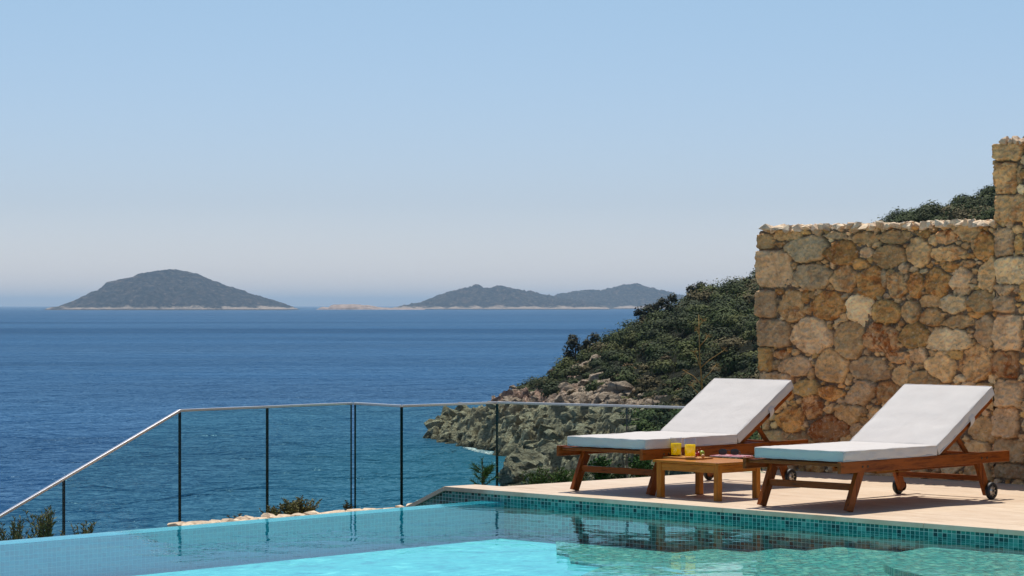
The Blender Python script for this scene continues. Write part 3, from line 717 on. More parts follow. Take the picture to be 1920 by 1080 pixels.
def stone_face(name, parent, L, H, stones, seed, M, z_lo=0.0, res=.0075, corner_l=False):
    rs = np.random.RandomState(seed); stones = [s for s in stones if s[0] > -.05]
    nu, nz = int(L / res) + 1, int((H - z_lo) / res) + 1
    U, Z = np.meshgrid(np.linspace(0, L, nu), np.linspace(z_lo, H, nz))
    wu = U + .011 * fbm(U / .07, Z / .07, 5, seed + 1, .6) ; wz = Z + .011 * fbm(U / .07, Z / .07, 5, seed + 2, .6)
    d1 = np.full(U.shape, 9.0); d2 = np.full(U.shape, 9.0); idx = np.full(U.shape, -1)
    def put(s, k):
        nonlocal d1, d2, idx
        u, z, rx, rz, rot = s[:5]; R_ = max(rx, rz) * 1.6
        m = (np.abs(U - u) < R_) & (np.abs(Z - z) < R_)
        if not m.any(): return
        a, b = wu[m] - u, wz[m] - z; ca, sa = math.cos(rot), math.sin(rot); a, b = a * ca + b * sa, -a * sa + b * ca
        if u - rx < .035 or len(s) > 6:
            p = 7.0
        else:
            q_ = np.random.RandomState(k * 7 + seed); ns = q_.randint(5, 8); an = (np.arange(ns) + q_.uniform(-.25, .25, ns)) * 2 * np.pi / ns + q_.uniform(0, 6.28)
            dd = 0
            for t_ in an: dd = dd + np.maximum(0, (a / rx * math.cos(t_) + b / rz * math.sin(t_)) / q_.uniform(.95, 1.10)) ** 9
            p = None
        th = np.arctan2(b, a); wob = 1 + .05 * np.cos(3 * th + k) + .05 * np.cos(2 * th + 2.3 * k) + .03 * np.cos(5 * th + k * 1.7)
        d = dd ** (1 / 9) if p is None else (np.abs(a / rx) ** p + np.abs(b / rz) ** p) ** (1 / p)
        o1, o2, oi = d1[m], d2[m], idx[m]; nb = d < o1
        d2[m] = np.where(nb, o1, np.minimum(o2, d)); d1[m] = np.where(nb, d, o1); idx[m] = np.where(nb, k, oi)
    allst = list(stones)
    for k, s in enumerate(allst): put(s, k)
    keys = 'BBOSPPGYWB'
    for rad_, tries, gap in ((.13, 500, 1.35), (.085, 900, 1.3), (.05, 2500, 1.14), (.03, 7000, 1.08), (.02, 9000, 1.05)):
        for _ in range(tries):
            u, z = rs.uniform(0, L), rs.uniform(z_lo, H); j, i = min(int((z - z_lo) / res), nz - 1), min(int(u / res), nu - 1)
            rx, rz = rad_ * rs.uniform(.8, 1.35), rad_ * rs.uniform(.65, 1.0)
            # distance test around the rim
            good = True
            for t in range(8):
                uu, zz = u + rx * .8 * math.cos(t * .785), z + rz * .8 * math.sin(t * .785)
                jj, ii = int((zz - z_lo) / res), int(uu / res)
                if not (0 <= jj < nz and 0 <= ii < nu):
                    if rad_ > .06 : continue
                    else: continue
                if d1[jj, ii] < 1.0: good = False; break
            if good and d1[j, i] > gap:
                allst.append((u, z, rx, rz, rs.uniform(-.4, .4), keys[rs.randint(len(keys))])); put(allst[-1], len(allst) - 1)
    K_ = len(allst); cols = np.array([TONE[s[5]] for s in allst]); jit = 1 + .20 * rs.randn(K_, 1); cols[:, :3] *= np.clip(jit, .7, 1.3); cols[:, :3] *= (1.08, .98, .80)
    size = np.array([min(s[2], s[3]) for s in allst]); hk = np.where(size > .06, .027, .018) * (1 + .35 * rs.randn(K_)).clip(.5, 1.6)
    tx, tz = rs.randn(K_) * .09, rs.randn(K_) * .09; cu = np.array([s[0] for s in allst]); cz = np.array([s[1] for s in allst])
    inside = np.clip((1.03 - d1) / .13, 0, 1); sep = np.clip((d2 - d1) / .11, 0, 1)
    prof = np.minimum(inside, sep); prof = 1 - (1 - prof) ** 2.0
    g = idx
    h = prof * (hk[g] + (U - cu[g]) * tx[g] + (Z - cz[g]) * tz[g]) + prof * (.014 * fbm(U / .06 + g * 3.1, Z / .045, 4, seed + 3) + .007 * ridged(U / .10 + g * 5.3, Z / .08 + g, 3, seed + 8)) + .006 * fbm(U / .02, Z / .02, 3, seed + 4) - .03 * np.exp(-((d1 - 1.05) / .03) ** 2) * (prof < .3) - .02 * np.exp(-((d2 - d1) / .03) ** 2) * (d1 < 1.05)
    w_ = np.clip(prof * 3, 0, 1)[..., None]
    mort = np.array([.23, .17, .118, 0])[None, None] * (1 + .2 * fbm(U / .03, Z / .03, 3, seed + 6))[..., None]
    mort[..., 3] = 0
    col = cols[g] * w_ + mort * (1 - w_)
    edge = np.exp(-U / .02) * (.012 * fbm(Z / .12, Z * 0 + 3, 3, seed) + (1 - prof) * .012) if True else 0
    V = np.stack([U + edge * (1 if corner_l else 1), -h, Z], -1).reshape(-1, 3)
    o = np_mesh(name, V, grid_faces(nu, nz), STONEM, smooth=True, col=col.reshape(-1, 4), parent=parent)
    return o
def rubble_wall(W_origin, L, H, T, stones, seed, label, front=0.0, back_u0=0.0, z_lo=0.0, cap_h=.075):
    t = empty('stone_wall', W_origin, math.atan2(WE.y, WE.x)); tag(t, label, 'wall', None)
    stone_face('stone_face', t, L, H, stones, seed, None, z_lo)
    # side and back faces and core
    mb = MB(); mb.prism([(.006, .004), (L, .004), (L, T), (.006, T)], z_lo, H - .012); core = mb.build('wall_core', STONEM, t)
    at = core.data.color_attributes.new('Col', 'FLOAT_COLOR', 'POINT'); at.data.foreach_set('color', np.tile([.26, .19, .12, .3], len(core.data.vertices)).astype(np.float32))
    r = random.Random(seed); bm = bmesh.new(); u = .055
    while u < L:
        wd = r.uniform(.05, .13)
        for row in range(5):
            yy = -.03 + row * T / 4.6 + r.uniform(-.02, .02)
            rot = Matrix.Rotation(r.uniform(-.6, .6), 3, 'Z') @ Matrix.Rotation(r.uniform(-.45, .45), 3, 'Y') @ Matrix.Rotation(r.uniform(-.35, .35), 3, 'X')
            hull_rock(bm, (u + wd / 2 + r.uniform(-.03, .03), yy, H + r.uniform(-.006, .010) + cap_h * .15), (wd * .62, r.uniform(.05, .085), r.uniform(.026, .048)), r, 13, rot)
        u += wd * .8
    me = bpy.data.meshes.new('capping_stones'); bm.to_mesh(me); bm.free(); me.materials.append(STONEM)
    nrs = np.random.RandomState(seed); n_ = len(me.vertices); tn = (.85 + .3 * nrs.rand(n_ // 9 + 1)).repeat(9)[:n_]
    cc = np.stack([.80 * tn, .66 * tn, .48 * tn, np.full(n_, .25)], -1)
    me.color_attributes.new('Col', 'FLOAT_COLOR', 'POINT').data.foreach_set('color', cc.astype(np.float32).ravel())
    link(bpy.data.objects.new('capping_stones', me), t)
    return t
uT, _ = wall_uv(1869, 700)
OW = Vector((W0.x, W0.y, 0))
rubble_wall(OW, uT, 2.115, .42, A, 21, 'lower rubble stone wall of warm brown stones behind both sun loungers')
Bsh = [(s[0] - uT,) + s[1:] for s in Bp]
rubble_wall(OW + WE * uT + WN * .028, 3.0, 2.77, .5, Bsh, 33, 'taller rubble stone wall section with squared pale corner stones at the right')

# low wall outside the infinity edge
a, b = Vector((-2.40, 19.62, 0)), Vector((-1.05, 21.05, 0)); d = (b - a).normalized()
t = empty('low_stone_wall', (a.x, a.y, -1.5), math.atan2(d.y, d.x)); tag(t, 'low rubble wall with pale sunlit top just beyond the infinity edge', 'wall')
Lw = (b - a).length + 1.2
mb = MB(); mb.prism([(0, 0), (Lw, 0), (Lw, .38), (0, .38)], 0, 1.235); core = mb.build('wall_body', STONEM, t)
core.data.color_attributes.new('Col', 'FLOAT_COLOR', 'POINT').data.foreach_set('color', np.tile([.30, .24, .17, .2], len(core.data.vertices)).astype(np.float32))
r = random.Random(8); bm = bmesh.new(); u = .02
while u < Lw:
    wd = r.uniform(.10, .24)
    for row in range(3):
        hull_rock(bm, (u + wd / 2 + r.uniform(-.03, .03), .03 + row * .15 + r.uniform(-.02, .02), 1.25 + r.uniform(-.008, .012)), (wd * .6, r.uniform(.08, .12), r.uniform(.03, .045)), r, 16, Matrix.Rotation(r.uniform(-.3, .3), 3, 'Z') @ Matrix.Rotation(r.uniform(-.15, .15), 3, 'Y'))
    u += wd * .8
me = bpy.data.meshes.new('capping_stones'); bm.to_mesh(me); bm.free(); me.materials.append(STONEM)
me.color_attributes.new('Col', 'FLOAT_COLOR', 'POINT').data.foreach_set('color', np.tile([.74, .60, .44, .12], len(me.vertices)).astype(np.float32))
link(bpy.data.objects.new('capping_stones', me), t)

# ------------------------------------------------------------------ glass balustrades
ZR = EYE - .92
def rp(x, y, z=ZR): return px(x, y, z)
def pane(parent, a, b, top_a, top_b, bot_a, bot_b, th=.02, inset=.008):
    a = Vector((a.x, a.y, 0)); b = Vector((b.x, b.y, 0)); d = (b - a).normalized(); nn = Vector((-d.y, d.x, 0)) * th / 2
    L = (b - a).length; a2, b2 = a + d * inset, b - d * inset
    ta, tb = top_a + (top_b - top_a) * inset / L, top_b - (top_b - top_a) * inset / L
    mb = MB(); v = []
    for s in (-1, 1):
        for p, z in ((a2, bot_a), (b2, bot_b), (b2, tb), (a2, ta)): v.append(mb.bm.verts.new((p.x + s * nn.x, p.y + s * nn.y, z)))
    F_ = mb.bm.faces
    for q, m_ in (((0, 1, 2, 3), 0), ((7, 6, 5, 4), 0), ((0, 3, 7, 4), 1), ((1, 5, 6, 2), 1), ((3, 2, 6, 7), 1), ((0, 4, 5, 1), 1)):
        f = F_.new([v[i] for i in q]); f.material_index = m_
    return mb.build('glass_pane', [GLASS, GLASSEDGE], parent)
def handrail(parent, pts):
    mb = MB()
    for a, b in zip(pts, pts[1:]):
        mb.beam(a, b, .034, .022, bev=.003)
    return mb.build('handrail', STEEL, parent)
def clampm(parent, p):
    mb = MB(); mb.box((p.x, p.y, p.z), (.05, .05, .10), rot=Matrix.Rotation(.8, 3, 'Z'), bev=.006); return mb.build('clamp', STEEL, parent)
BZ = ZR - 1.10
pA = rp(337, 772); pB = rp(501, 765.5); pC = rp(659.5, 758.5); pD = rp(665, 758.5); pE = rp(753, 763.5); pF = rp(932, 757); pG = rp(1176, 763.5); pH = px(1295, 764.5, ZR)
dirS = (pA - pB).normalized()
def on_line(p0, d, xpix):
    k = (xpix - 960) / F; s = (k * p0.y - p0.x) / (d.x - k * d.y); return p0 + d * s, s
p119, s1 = on_line(pA, dirS, 119.5); slope = (ZR - (EYE - (900 - HZ) / F * p119.y)) / s1
pS2 = p119 + dirS * 1.3; z119 = ZR - slope * s1; zS2 = z119 - slope * 1.3
g1 = empty('glass_balustrade', (0, 0, 0)); tag(g1, 'frameless glass balustrade stepping down to the left with a sloping steel handrail', 'balustrade')
pane(g1, pA, pB, ZR, ZR, BZ, BZ); pane(g1, pB, pC, ZR, ZR, BZ, BZ)
pane(g1, p119, pA, z119, ZR, z119 - 1.1, BZ); pane(g1, pS2, p119, zS2, z119, zS2 - 1.1, z119 - 1.1)
handrail(g1, [Vector((pS2.x, pS2.y, zS2 + .01)), Vector((pA.x, pA.y, ZR + .01)), Vector((pC.x, pC.y, ZR + .01))])
g2 = empty('glass_balustrade', (0, 0, 0)); tag(g2, 'frameless glass balustrade zigzagging level from the open gap to behind the far lounger', 'balustrade')
for a, b in ((pD, pE), (pE, pF), (pF, pG), (pG, pG + (pG - pF).normalized() * 1.4)): pane(g2, a, b, ZR, ZR, BZ, BZ)
pend = pG + (pG - pF).normalized() * 1.4
handrail(g2, [Vector((p.x, p.y, ZR + .01)) for p in (pD, pE, pF, pend)])
for g_, pp in ((g1, (pA, pB, pC, p119)), (g2, (pD, pE, pF, pG))):
    for p in pp:
        zz = BZ if p is not p119 else z119 - 1.1
        clampm(g_, Vector((p.x, p.y, zz + .0)))
# ledge carrying the glass
def ledge(pts, zs):
    mb = MB()
    for (a, za), (b, zb_) in zip(zip(pts, zs), zip(pts[1:], zs[1:])):
        mb.beam(Vector((a.x, a.y, za - .36)), Vector((b.x, b.y, zb_ - .36)), .3, .6, bev=.01)
    return mb
tag(ledge([pS2, p119, pA, pC, pE, pF, pend], [zS2 - 1.1, z119 - 1.1, BZ, BZ, BZ, BZ, BZ]).build('concrete_kerb', simple('weathered_concrete', (.28, .25, .21), .9, bump=.004)), kind='structure')

# ------------------------------------------------------------------ sun loungers
def rbox(L, Wd, T, seed, puff=.006):
    """soft cushion block, origin at its lower front corner; x length, y width (negative), z up"""
    bm = bmesh.new(); nx_, ny_, nz_ = 44, 22, 4
    bmesh.ops.create_cube(bm, size=1)
    bmesh.ops.bevel(bm, geom=bm.edges[:], offset=.001, segments=1, affect='EDGES')
    bm.free()
    R_ = .014
    def ring(ax): return ax
    V = []; Fc = []; idx = {}
    def g(n, L_):
        t = np.linspace(0, 1, n + 1); e = np.array([0, .25, .6, 1.0]) * R_ / L_; return np.unique(np.concatenate([e, np.linspace(R_ / L_, 1 - R_ / L_, n - 5), 1 - e]))
    gx, gy, gz = g(nx_, L), g(ny_, Wd), g(9, T)
    faces = []
    def sheet(A_, B_, fn):
        base = len(V); na, nb = len(A_), len(B_)
        for b_ in B_:
            for a_ in A_: V.append(fn(a_, b_))
        for j in range(nb - 1):
            for i in range(na - 1): faces.append((base + j * na + i, base + j * na + i + 1, base + (j + 1) * na + i + 1, base + (j + 1) * na + i))
    sheet(gx, gy, lambda a, b: (a, b, 1)); sheet(gx, gy, lambda a, b: (a, b, 0))
    sheet(gx, gz, lambda a, b: (a, 0, b)); sheet(gx, gz, lambda a, b: (a, 1, b))
    sheet(gy, gz, lambda a, b: (0, a, b)); sheet(gy, gz, lambda a, b: (1, a, b))
    P = np.array(V) * np.array([L, Wd, T])
    # round the edges
    lo = np.array([R_] * 3); hi = np.array([L, Wd, T]) - R_
    q = np.clip(P, lo, hi); dv = P - q; ln = np.linalg.norm(dv, axis=1)[:, None]; P2 = np.where(ln > 1e-9, q + dv / np.maximum(ln, 1e-9) * R_, P)
    fx = np.clip(np.minimum(P2[:, 0], L - P2[:, 0]) / .12, 0, 1); fy = np.clip(np.minimum(P2[:, 1], Wd - P2[:, 1]) / .12, 0, 1)
    top = (P2[:, 2] > T * .5)
    P2[:, 2] += np.where(top, puff * np.sqrt(fx * fy) + .006 * fbm(P2[:, 0] / .25, P2[:, 1] / .35, 3, seed) * fx, 0)
    side = .006 * fbm(P2[:, 0] / .14 + 5, P2[:, 2] / .06, 3, seed + 2)
    P2[:, 1] += np.where((P2[:, 1] < R_) | (P2[:, 1] > Wd - R_), side, 0)
    P2[:, 0] += np.where((P2[:, 0] < R_), .006 * fbm(P2[:, 1] / .2, P2[:, 2] / .06, 3, seed + 3), 0)
    P2[:, 1] = -P2[:, 1]
    bm = bmesh.new(); vs = [bm.verts.new(p) for p in P2]
    for f in faces:
        try: bm.faces.new([vs[i] for i in f])
        except ValueError: pass
    bmesh.ops.remove_doubles(bm, verts=bm.verts, dist=.0008); bmesh.ops.recalc_face_normals(bm, faces=bm.faces)
    for f in bm.faces: f.smooth = True
    return bm
def piping_mesh(L, Wd, T):
    mb = MB()
    for z in (.004, T - .004):
        e = .004; pts = [(e, -e, z), (L - e, -e, z), (L - e, -Wd + e, z), (e, -Wd + e, z)]
        for a, b in zip(pts, pts[1:] + pts[:1]):
            a_, b_ = Vector(a), Vector(b); n_ = 14
            mb.tube([a_.lerp(b_, i / n_) + Vector((0, 0, .0015 * math.sin(i * 2.1 + z * 90))) for i in range(n_ + 1)], .0055, 6)
    for x_ in (.004, L - .004):
        for y_ in (-.004, -Wd + .004): mb.tube([(x_, y_, .004), (x_, y_, T / 2), (x_, y_, T - .004)], .0045, 6)
    return mb
LL, LW, LH = 2.09, .88, .358
HU = 1.17; BA = math.radians(30.5); BLEN = .80
def make_lounger(name, label, origin, th, seed):
    t = empty(name, origin, th); tag(t, label, 'sun lounger', 'teak sun loungers beside the pool')
    rt, rh = .032, .08
    for y in (-rt / 2, -LW + rt / 2):
        m = MB(); m.box((LL / 2, y, LH - rh / 2), (LL, rt, rh), bev=.003); m.build('side_rail', WOODX, t)
    m = MB(); m.box((.055, -LW / 2, LH - .022), (.07, LW - 2 * rt - .002, .024), bev=.003); m.build('front_rail', WOODY, t)
    m = MB(); m.box((LL - .05, -LW / 2, LH - .05), (.03, LW - 2 * rt - .002, .06), bev=.003); m.build('rear_rail', WOODY, t)
    m = MB(); u = .12
    while u < HU - .03:
        m.box((u + .03, -LW / 2, LH - .018), (.055, LW - 2 * rt - .004, .018), bev=.003); u += .072
    m.build('seat_slats', WOODY, t)
    for y in (-.052, -LW + .052):
        m = MB(); m.beam((.285, y, LH - .07), (.150, y, .0), .036, .075, bev=.003, up=(1, 0, 0)); 
        for v in m.bm.verts:
            if v.co.z < .02: v.co.z = max(v.co.z, 0.0)
        m.build('front_leg', WOODZ, t)
    m = MB(); m.box((.225, -LW / 2, .172), (.03, LW - .15, .048), bev=.003); m.build('front_stretcher', WOODY, t)
    for y, sgn in ((-.052, 1), (-LW + .052, -1)):
        m = MB(); m.beam((1.745, y, LH - .07), (1.865, y, .045), .032, .07, bev=.003, up=(1, 0, 0)); m.lathe([(.036, -.016), (.036, .016)], (1.868, y, .062), 'Y', 20)
        m.build('rear_leg', WOODZ, t)
        # wheel on the outer side
        wy = y + sgn * .036
        w_ = MB(); R_ = .065
        w_.lathe([(R_ - .022, -.016), (R_ - .006, -.016), (R_, -.009), (R_, .009), (R_ - .006, .016), (R_ - .022, .016), (R_ - .022, -.016)], (0, 0, 0), 'Y', 32)
        wo = w_.build('wheel', RUBBER, t); wo.location = (1.872, wy, R_ - .001)
        h_ = MB(); h_.lathe([(.012, -.014), (.041, -.006), (.043, .0), (.041, .006), (.012, .014), (.0005, .014)], (0, 0, 0), 'Y', 24)
        for k in range(8):
            a_ = k * math.pi / 4; h_.beam((.012 * math.cos(a_), sgn * .010, .012 * math.sin(a_)), (.040 * math.cos(a_), sgn * .010, .040 * math.sin(a_)), .006, .006, bev=0, up=(0, 1, 0))
        ho = h_.build('hub', CHROME, wo)
    m = MB(); m.box((1.80, -LW / 2, .160), (.028, LW - .15, .04), bev=.003); m.build('rear_stretcher', WOODY, t)
    m = MB()
    for y in (-.20, -LW + .20):
        m.box((1.42, y, LH - rh - .016), (.98, .028, .034), bev=.003)
        for k in range(4): m.box((1.55 + k * .08, y, LH - rh + .008), (.02, .028, .014), bev=.002)
    m.build('prop_rack', WOODX, t)
    m = MB(); m.box((.95, -LW / 2, LH - rh - .028), (.42, LW - .50, .022), bev=.003); m.box((.95, -LW / 2 - (LW - .50) / 2, LH - rh - .022), (.42, .02, .045), bev=.003); m.box((.95, -LW / 2 + (LW - .50) / 2, LH - rh - .022), (.42, .02, .045), bev=.003)
    m.build('pull_out_tray', TBX, t)
    for u_ in (.25, .31, 1.72, 1.79):
        for y_ in (.0015, -LW - .0015):
            m = MB(); m.lathe([(.0005, -.0015), (.009, -.0015), (.009, .0015), (.0005, .0015)], (u_, y_, LH - .042), 'Y', 12); m.build('bolt', DARKM, t)
    # backrest frame
    cb, sb = math.cos(BA), math.sin(BA); dirb = Vector((cb, 0, sb)); nb = Vector((-sb, 0, cb)); h0 = Vector((HU + .01, 0, LH - .03))
    m = MB()
    for y in (-.07, -LW + .052): m.beam(h0 + Vector((0, y, 0)), h0 + dirb * (BLEN + .045) + Vector((0, y, 0)), .03, .055, bev=.003)
    u = .06
    while u < BLEN:
        p = h0 + dirb * u + nb * .012; m.beam(p + Vector((0, -.088, 0)), p + Vector((0, -LW + .07, 0)), .05, .016, bev=.002, up=nb); u += .075
    m.build('backrest_frame', WOODX, t)
    m = MB()
    for y in (-.12, -LW + .105):
        a_ = h0 + dirb * .38 + Vector((0, y, 0)) - nb * .02; m.beam(a_, Vector((1.70, y, LH - .03)), .022, .032, bev=.002)
    m.beam(Vector((1.70, -.11, LH - .03)), Vector((1.70, -LW + .095, LH - .03)), .022, .03, bev=.002)
    m.build('backrest_prop', WOODX, t)
    # cushions
    T_ = .074; CW = LW - .085; sl = HU - .045
    bm = rbox(sl, CW, T_, seed); me = bpy.data.meshes.new('seat_cushion'); bm.to_mesh(me); bm.free(); me.materials.append(FABRIC)
    o = link(bpy.data.objects.new('seat_cushion', me), t); o.location = (.035, -.08, LH + .001)
    piping_mesh(sl, CW, T_).build('piping', FABRIC, o)
    bm = rbox(BLEN + .03, CW, T_, seed + 3, .004); me = bpy.data.meshes.new('back_cushion'); bm.to_mesh(me); bm.free(); me.materials.append(FABRIC)
    o = link(bpy.data.objects.new('back_cushion', me), t); p = h0 + nb * .022 + dirb * .02; o.location = (p.x, -.08, p.z + .006); o.rotation_euler = (0, -BA, 0)
    piping_mesh(BLEN + .03, CW, T_).build('piping', FABRIC, o)
    # strap looped round the backrest rail
    for yy, sg in ((-LW + .036, -1),):
        s_ = MB(); pts = []; n_ = 12
        for i in range(n_ + 1):
            a_ = math.pi * i / n_; pts.append(h0 + dirb * (.50 + .0 * i) + nb * (.095 - .13 * i / n_) + Vector((0, yy + sg * .038 * math.sin(a_), 0)))
        wd = dirb * .030
        for a_, b_ in zip(pts, pts[1:]):
            f = s_.bm.faces.new([s_.bm.verts.new(q) for q in (a_ - wd, a_ + wd, b_ + wd, b_ - wd)])
            f2 = s_.bm.faces.new([s_.bm.verts.new(q + Vector((0, sg * .003, 0))) for q in (a_ - wd, b_ - wd, b_ + wd, a_ + wd)])
        bmesh.ops.remove_doubles(s_.bm, verts=s_.bm.verts, dist=.0005)
        s_.build('strap', FABRIC, t, smooth=True)
    return t
k = 1.45 / 1.5 * 1.0
make_lounger('sun_lounger', 'near right teak sun lounger with white cushions in front of the stone wall', (1.717 * k, 19.365 * k * F / 4878, 0), .797, 5)
make_lounger('sun_lounger', 'farther left teak sun lounger with white cushions partly behind the small side table', (.359 * k, 20.994 * k * F / 4878, 0), .817, 50)

# ------------------------------------------------------------------ side table and what stands on it
nf = px(1346, 940); TH = math.radians(44.5)
tb = empty('side_table', nf, TH); tag(tb, 'small light teak side table between the two sun loungers', 'table')
TU, TV, TZ = .44, .57, .285          # leg spacing along / across, height
# local: x along U, y to the left (positive)
for (x_, y_) in ((0, 0), (TU, 0), (0, TV), (TU, TV)):
    m = MB(); m.box((x_, y_, (TZ - .018) / 2), (.046, .046, TZ - .018), bev=.003); m.build('leg', TBZ, tb)
for y_ in (-.008, TV + .008):
    m = MB(); m.box((TU / 2, y_, TZ - .05), (TU - .048, .02, .055), bev=.002); m.build('apron', TBX, tb)
for x_ in (-.008, TU + .008):
    m = MB(); m.box((x_, TV / 2, TZ - .05), (.02, TV - .048, .055), bev=.002); m.build('apron', TBY, tb)
m = MB(); n_ = 7; span = TU + .09; sw = span / n_
for i in range(n_): m.box((-.045 + sw * (i + .5), TV / 2, TZ - .009), (sw - .005, TV + .09 - .06, .018), bev=.003)
m.build('tabletop', TBY, tb)
m = MB()
for y_ in (-.030, TV + .030): m.box((TU / 2, y_, TZ - .0088), (span, .028, .0186), bev=.003)
m.build('end_board', TBX, tb)
# board
g1p = px(1267.7, 855.3, TZ + .012); g2p = px(1294, 858, TZ + .012)
bc = (g1p + g2p) / 2 + Vector((.03, .0, 0))
bo = MB(); bo.box((0, 0, .007), (.36, .19, .012), bev=.004); bo.lathe([(.0005, 0), (.028, 0), (.028, .012), (.0005, .012)], (-.2, 0, .001), 'Z', 20)
bobj = bo.build('serving_board', mat_wood('board_wood', 0, (.5, .24, .07), (.3, .12, .03))); bobj.location = (bc.x, bc.y, TZ + .0003); bobj.rotation_euler = (0, 0, math.radians(-42))
tag(bobj, 'thin wooden serving board under the two juice glasses on the side table', 'board')
def tumbler(p, lab):
    t = empty('juice_glass', (p.x, p.y, TZ + .0135)); tag(t, lab, 'glass', 'glasses of orange juice on the side table')
    R_, H_ = .045, .142
    m = MB(); m.lathe([(.0005, .0), (R_ - .006, 0), (R_ - .003, .004), (R_, H_), (R_ - .003, H_), (R_ - .0065, .010), (.0005, .010)], n=32); m.build('tumbler', TUMBLER, t)
    m = MB(); m.lathe([(.0005, .0105), (R_ - .0075, .0105), (R_ - .0045, .098), (.0005, .098)], n=32); m.build('juice', JUICE, t)
    return t
tumbler(g1p, 'left of the two glasses of orange juice'); tumbler(g2p, 'right of the two glasses of orange juice, beside the fruit')
RED = simple('cherry_red', (.35, .012, .01), .2); LIME = simple('lime_green', (.32, .42, .03), .35)
for (x, y, r_, mt, nm, lab) in ((1310, 853, .017, RED, 'cherry', 'red cherry beside the lime on the serving board'), (1304.5, 855, .016, RED, 'cherry', 'red cherry closest to the right juice glass'), (1316, 853, .021, LIME, 'lime', 'small green lime at the right end of the serving board'), (1318, 857, .015, simple('peach', (.6, .3, .12), .4), 'apricot', 'tiny orange fruit in front of the lime')):
    p = px(x, y + 2, TZ + .013 ); m = MB(); m.lathe([(max(.0004, r_ * math.sin(a_)), r_ - r_ * math.cos(a_) * (1 if nm != 'lime' else 1)) for a_ in [math.pi * i / 12 for i in range(13)]], n=18)
    if nm == 'cherry': m.tube([(0, 0, r_ * 1.9), (.006, 0, r_ * 2.8), (.015, 0, r_ * 3.6)], .0012, 5)
    o = m.build(nm, mt); o.location = (p.x, p.y, TZ + .0135); tag(o, lab, 'fruit')
# magazine and sunglasses
mp = px(1366, 856, TZ)
mg = NT('magazine_cover'); v_ = mg.coord('Object'); n_1 = mg.noise(v_, 9, 2, .5, .5)
MAG = mg.done(mg.pbr(mg.ramp(n_1, [(.42, (.55, .16, .2)), (.5, (.7, .55, .55)), (.56, (.5, .1, .14))], 'CONSTANT'), .35))
m = MB(); m.box((0, 0, .005), (.27, .20, .009), bev=.001, mi=0)
PAPER = simple('paper_edges', (.7, .66, .62), .8)
mo = m.build('magazine', MAG); mo.location = (mp.x + .02, mp.y - .02, TZ + .0005); mo.rotation_euler = (0, 0, math.radians(-36)); tag(mo, 'pink magazine lying on the right half of the side table', 'magazine')
pg = MB(); pg.box((0, 0, .005), (.266, .205, .006)); pg.build('pages', PAPER, mo)
gl = empty('sunglasses', (mp.x + .0, mp.y - .02, TZ + .011), math.radians(-12)); tag(gl, 'dark sunglasses with folded arms lying on the pink magazine', 'sunglasses')
for sx in (-1, 1):
    m = MB(); pts = []
    for i in range(20):
        a_ = 2 * math.pi * i / 20; pts.append((sx * .046 + .032 * math.copysign(abs(math.cos(a_)) ** .7, math.cos(a_)), 0, .026 + .024 * math.copysign(abs(math.sin(a_)) ** .8, math.sin(a_))))
    fr_ = [m.bm.verts.new((p[0], -.002, p[2])) for p in pts]; bk = [m.bm.verts.new((p[0], .002, p[2])) for p in pts]
    m.bm.faces.new(fr_); m.bm.faces.new(bk[::-1])
    for i in range(20): m.bm.faces.new((fr_[i], fr_[(i + 1) % 20], bk[(i + 1) % 20], bk[i]))
    m.build('lens', BLACKPL, gl)
    m = MB(); m.tube([(sx * .078, 0, .035), (sx * .08, .03, .034), (sx * .076, .11, .012), (sx * .074, .13, .003)], .003, 6); m.build('temple', BLACKPL, gl)
m = MB(); m.tube([(-.016, 0, .034), (0, 0, .039), (.016, 0, .034)], .003, 6); m.build('bridge', BLACKPL, gl)

# ------------------------------------------------------------------ plants round the terrace
def leafy(name, base, stems, h, spread, leaf, col, seed, lab, cat='plant', group=None, needles=False, droop=0.2, lw=.22, dens=60):
    """upright stems that carry narrow leaves"""
    r = random.Random(seed); rg = np.random.RandomState(seed)
    t = empty(name, base); tag(t, lab, cat, group); st = MB(); VV_ = []; CC_ = []
    for s in range(stems):
        an = r.uniform(0, 6.28); sp = spread * r.uniform(.1, 1) ; hh = h * r.uniform(.6, 1) * (1 - .35 * sp / max(spread, 1e-3) * .6)
        b0 = Vector((r.uniform(-.25, .25) * spread, r.uniform(-.25, .25) * spread, 0))
        top = b0 + Vector((math.cos(an) * sp, math.sin(an) * sp, hh)); mid = b0.lerp(top, .5) + Vector((r.uniform(-.1, .1) * spread, r.uniform(-.1, .1) * spread, hh * .06))
        P_ = [b0.lerp(mid, i / 4) if i < 4 else mid.lerp(top, (i - 4) / 4) for i in range(9)]
        st.tube(P_, .006 * max(.6, h), 5, r1=.002)
        for i in range(dens):
            f = r.uniform(.15, 1.0); k_ = min(int(f * 8), 7); p = P_[k_].lerp(P_[k_ + 1], f * 8 - k_)
            a_ = r.uniform(0, 6.28); d = Vector((math.cos(a_), math.sin(a_), r.uniform(.2, 1.3) - droop)).normalized(); ln = leaf * r.uniform(.6, 1.15) * (1.1 - .4 * f)
            sd = d.cross(Vector((r.uniform(-1, 1), r.uniform(-1, 1), r.uniform(-1, 1)))).normalized() * ln * lw
            q = p + d * ln
            VV_ += [p, p + d * ln * .45 + sd, q, p + d * ln * .45 - sd]; sh = r.uniform(.6, 1.45)
            CC_ += [(col[0] * sh, col[1] * sh, col[2] * sh * .9, 1)] * 4
    st.build('stem', BARK, t)
    np_mesh('foliage', np.array(VV_), quads(len(VV_) // 4), LEAFM, smooth=False, col=np.array(CC_), parent=t)
    return t
def at(x, ybase, Y): return Vector(((x - 960) / F * Y, Y, EYE - (ybase - HZ) / F * Y))
OL = (.20, .19, .075)
G_ = 'plants growing beyond the infinity edge'
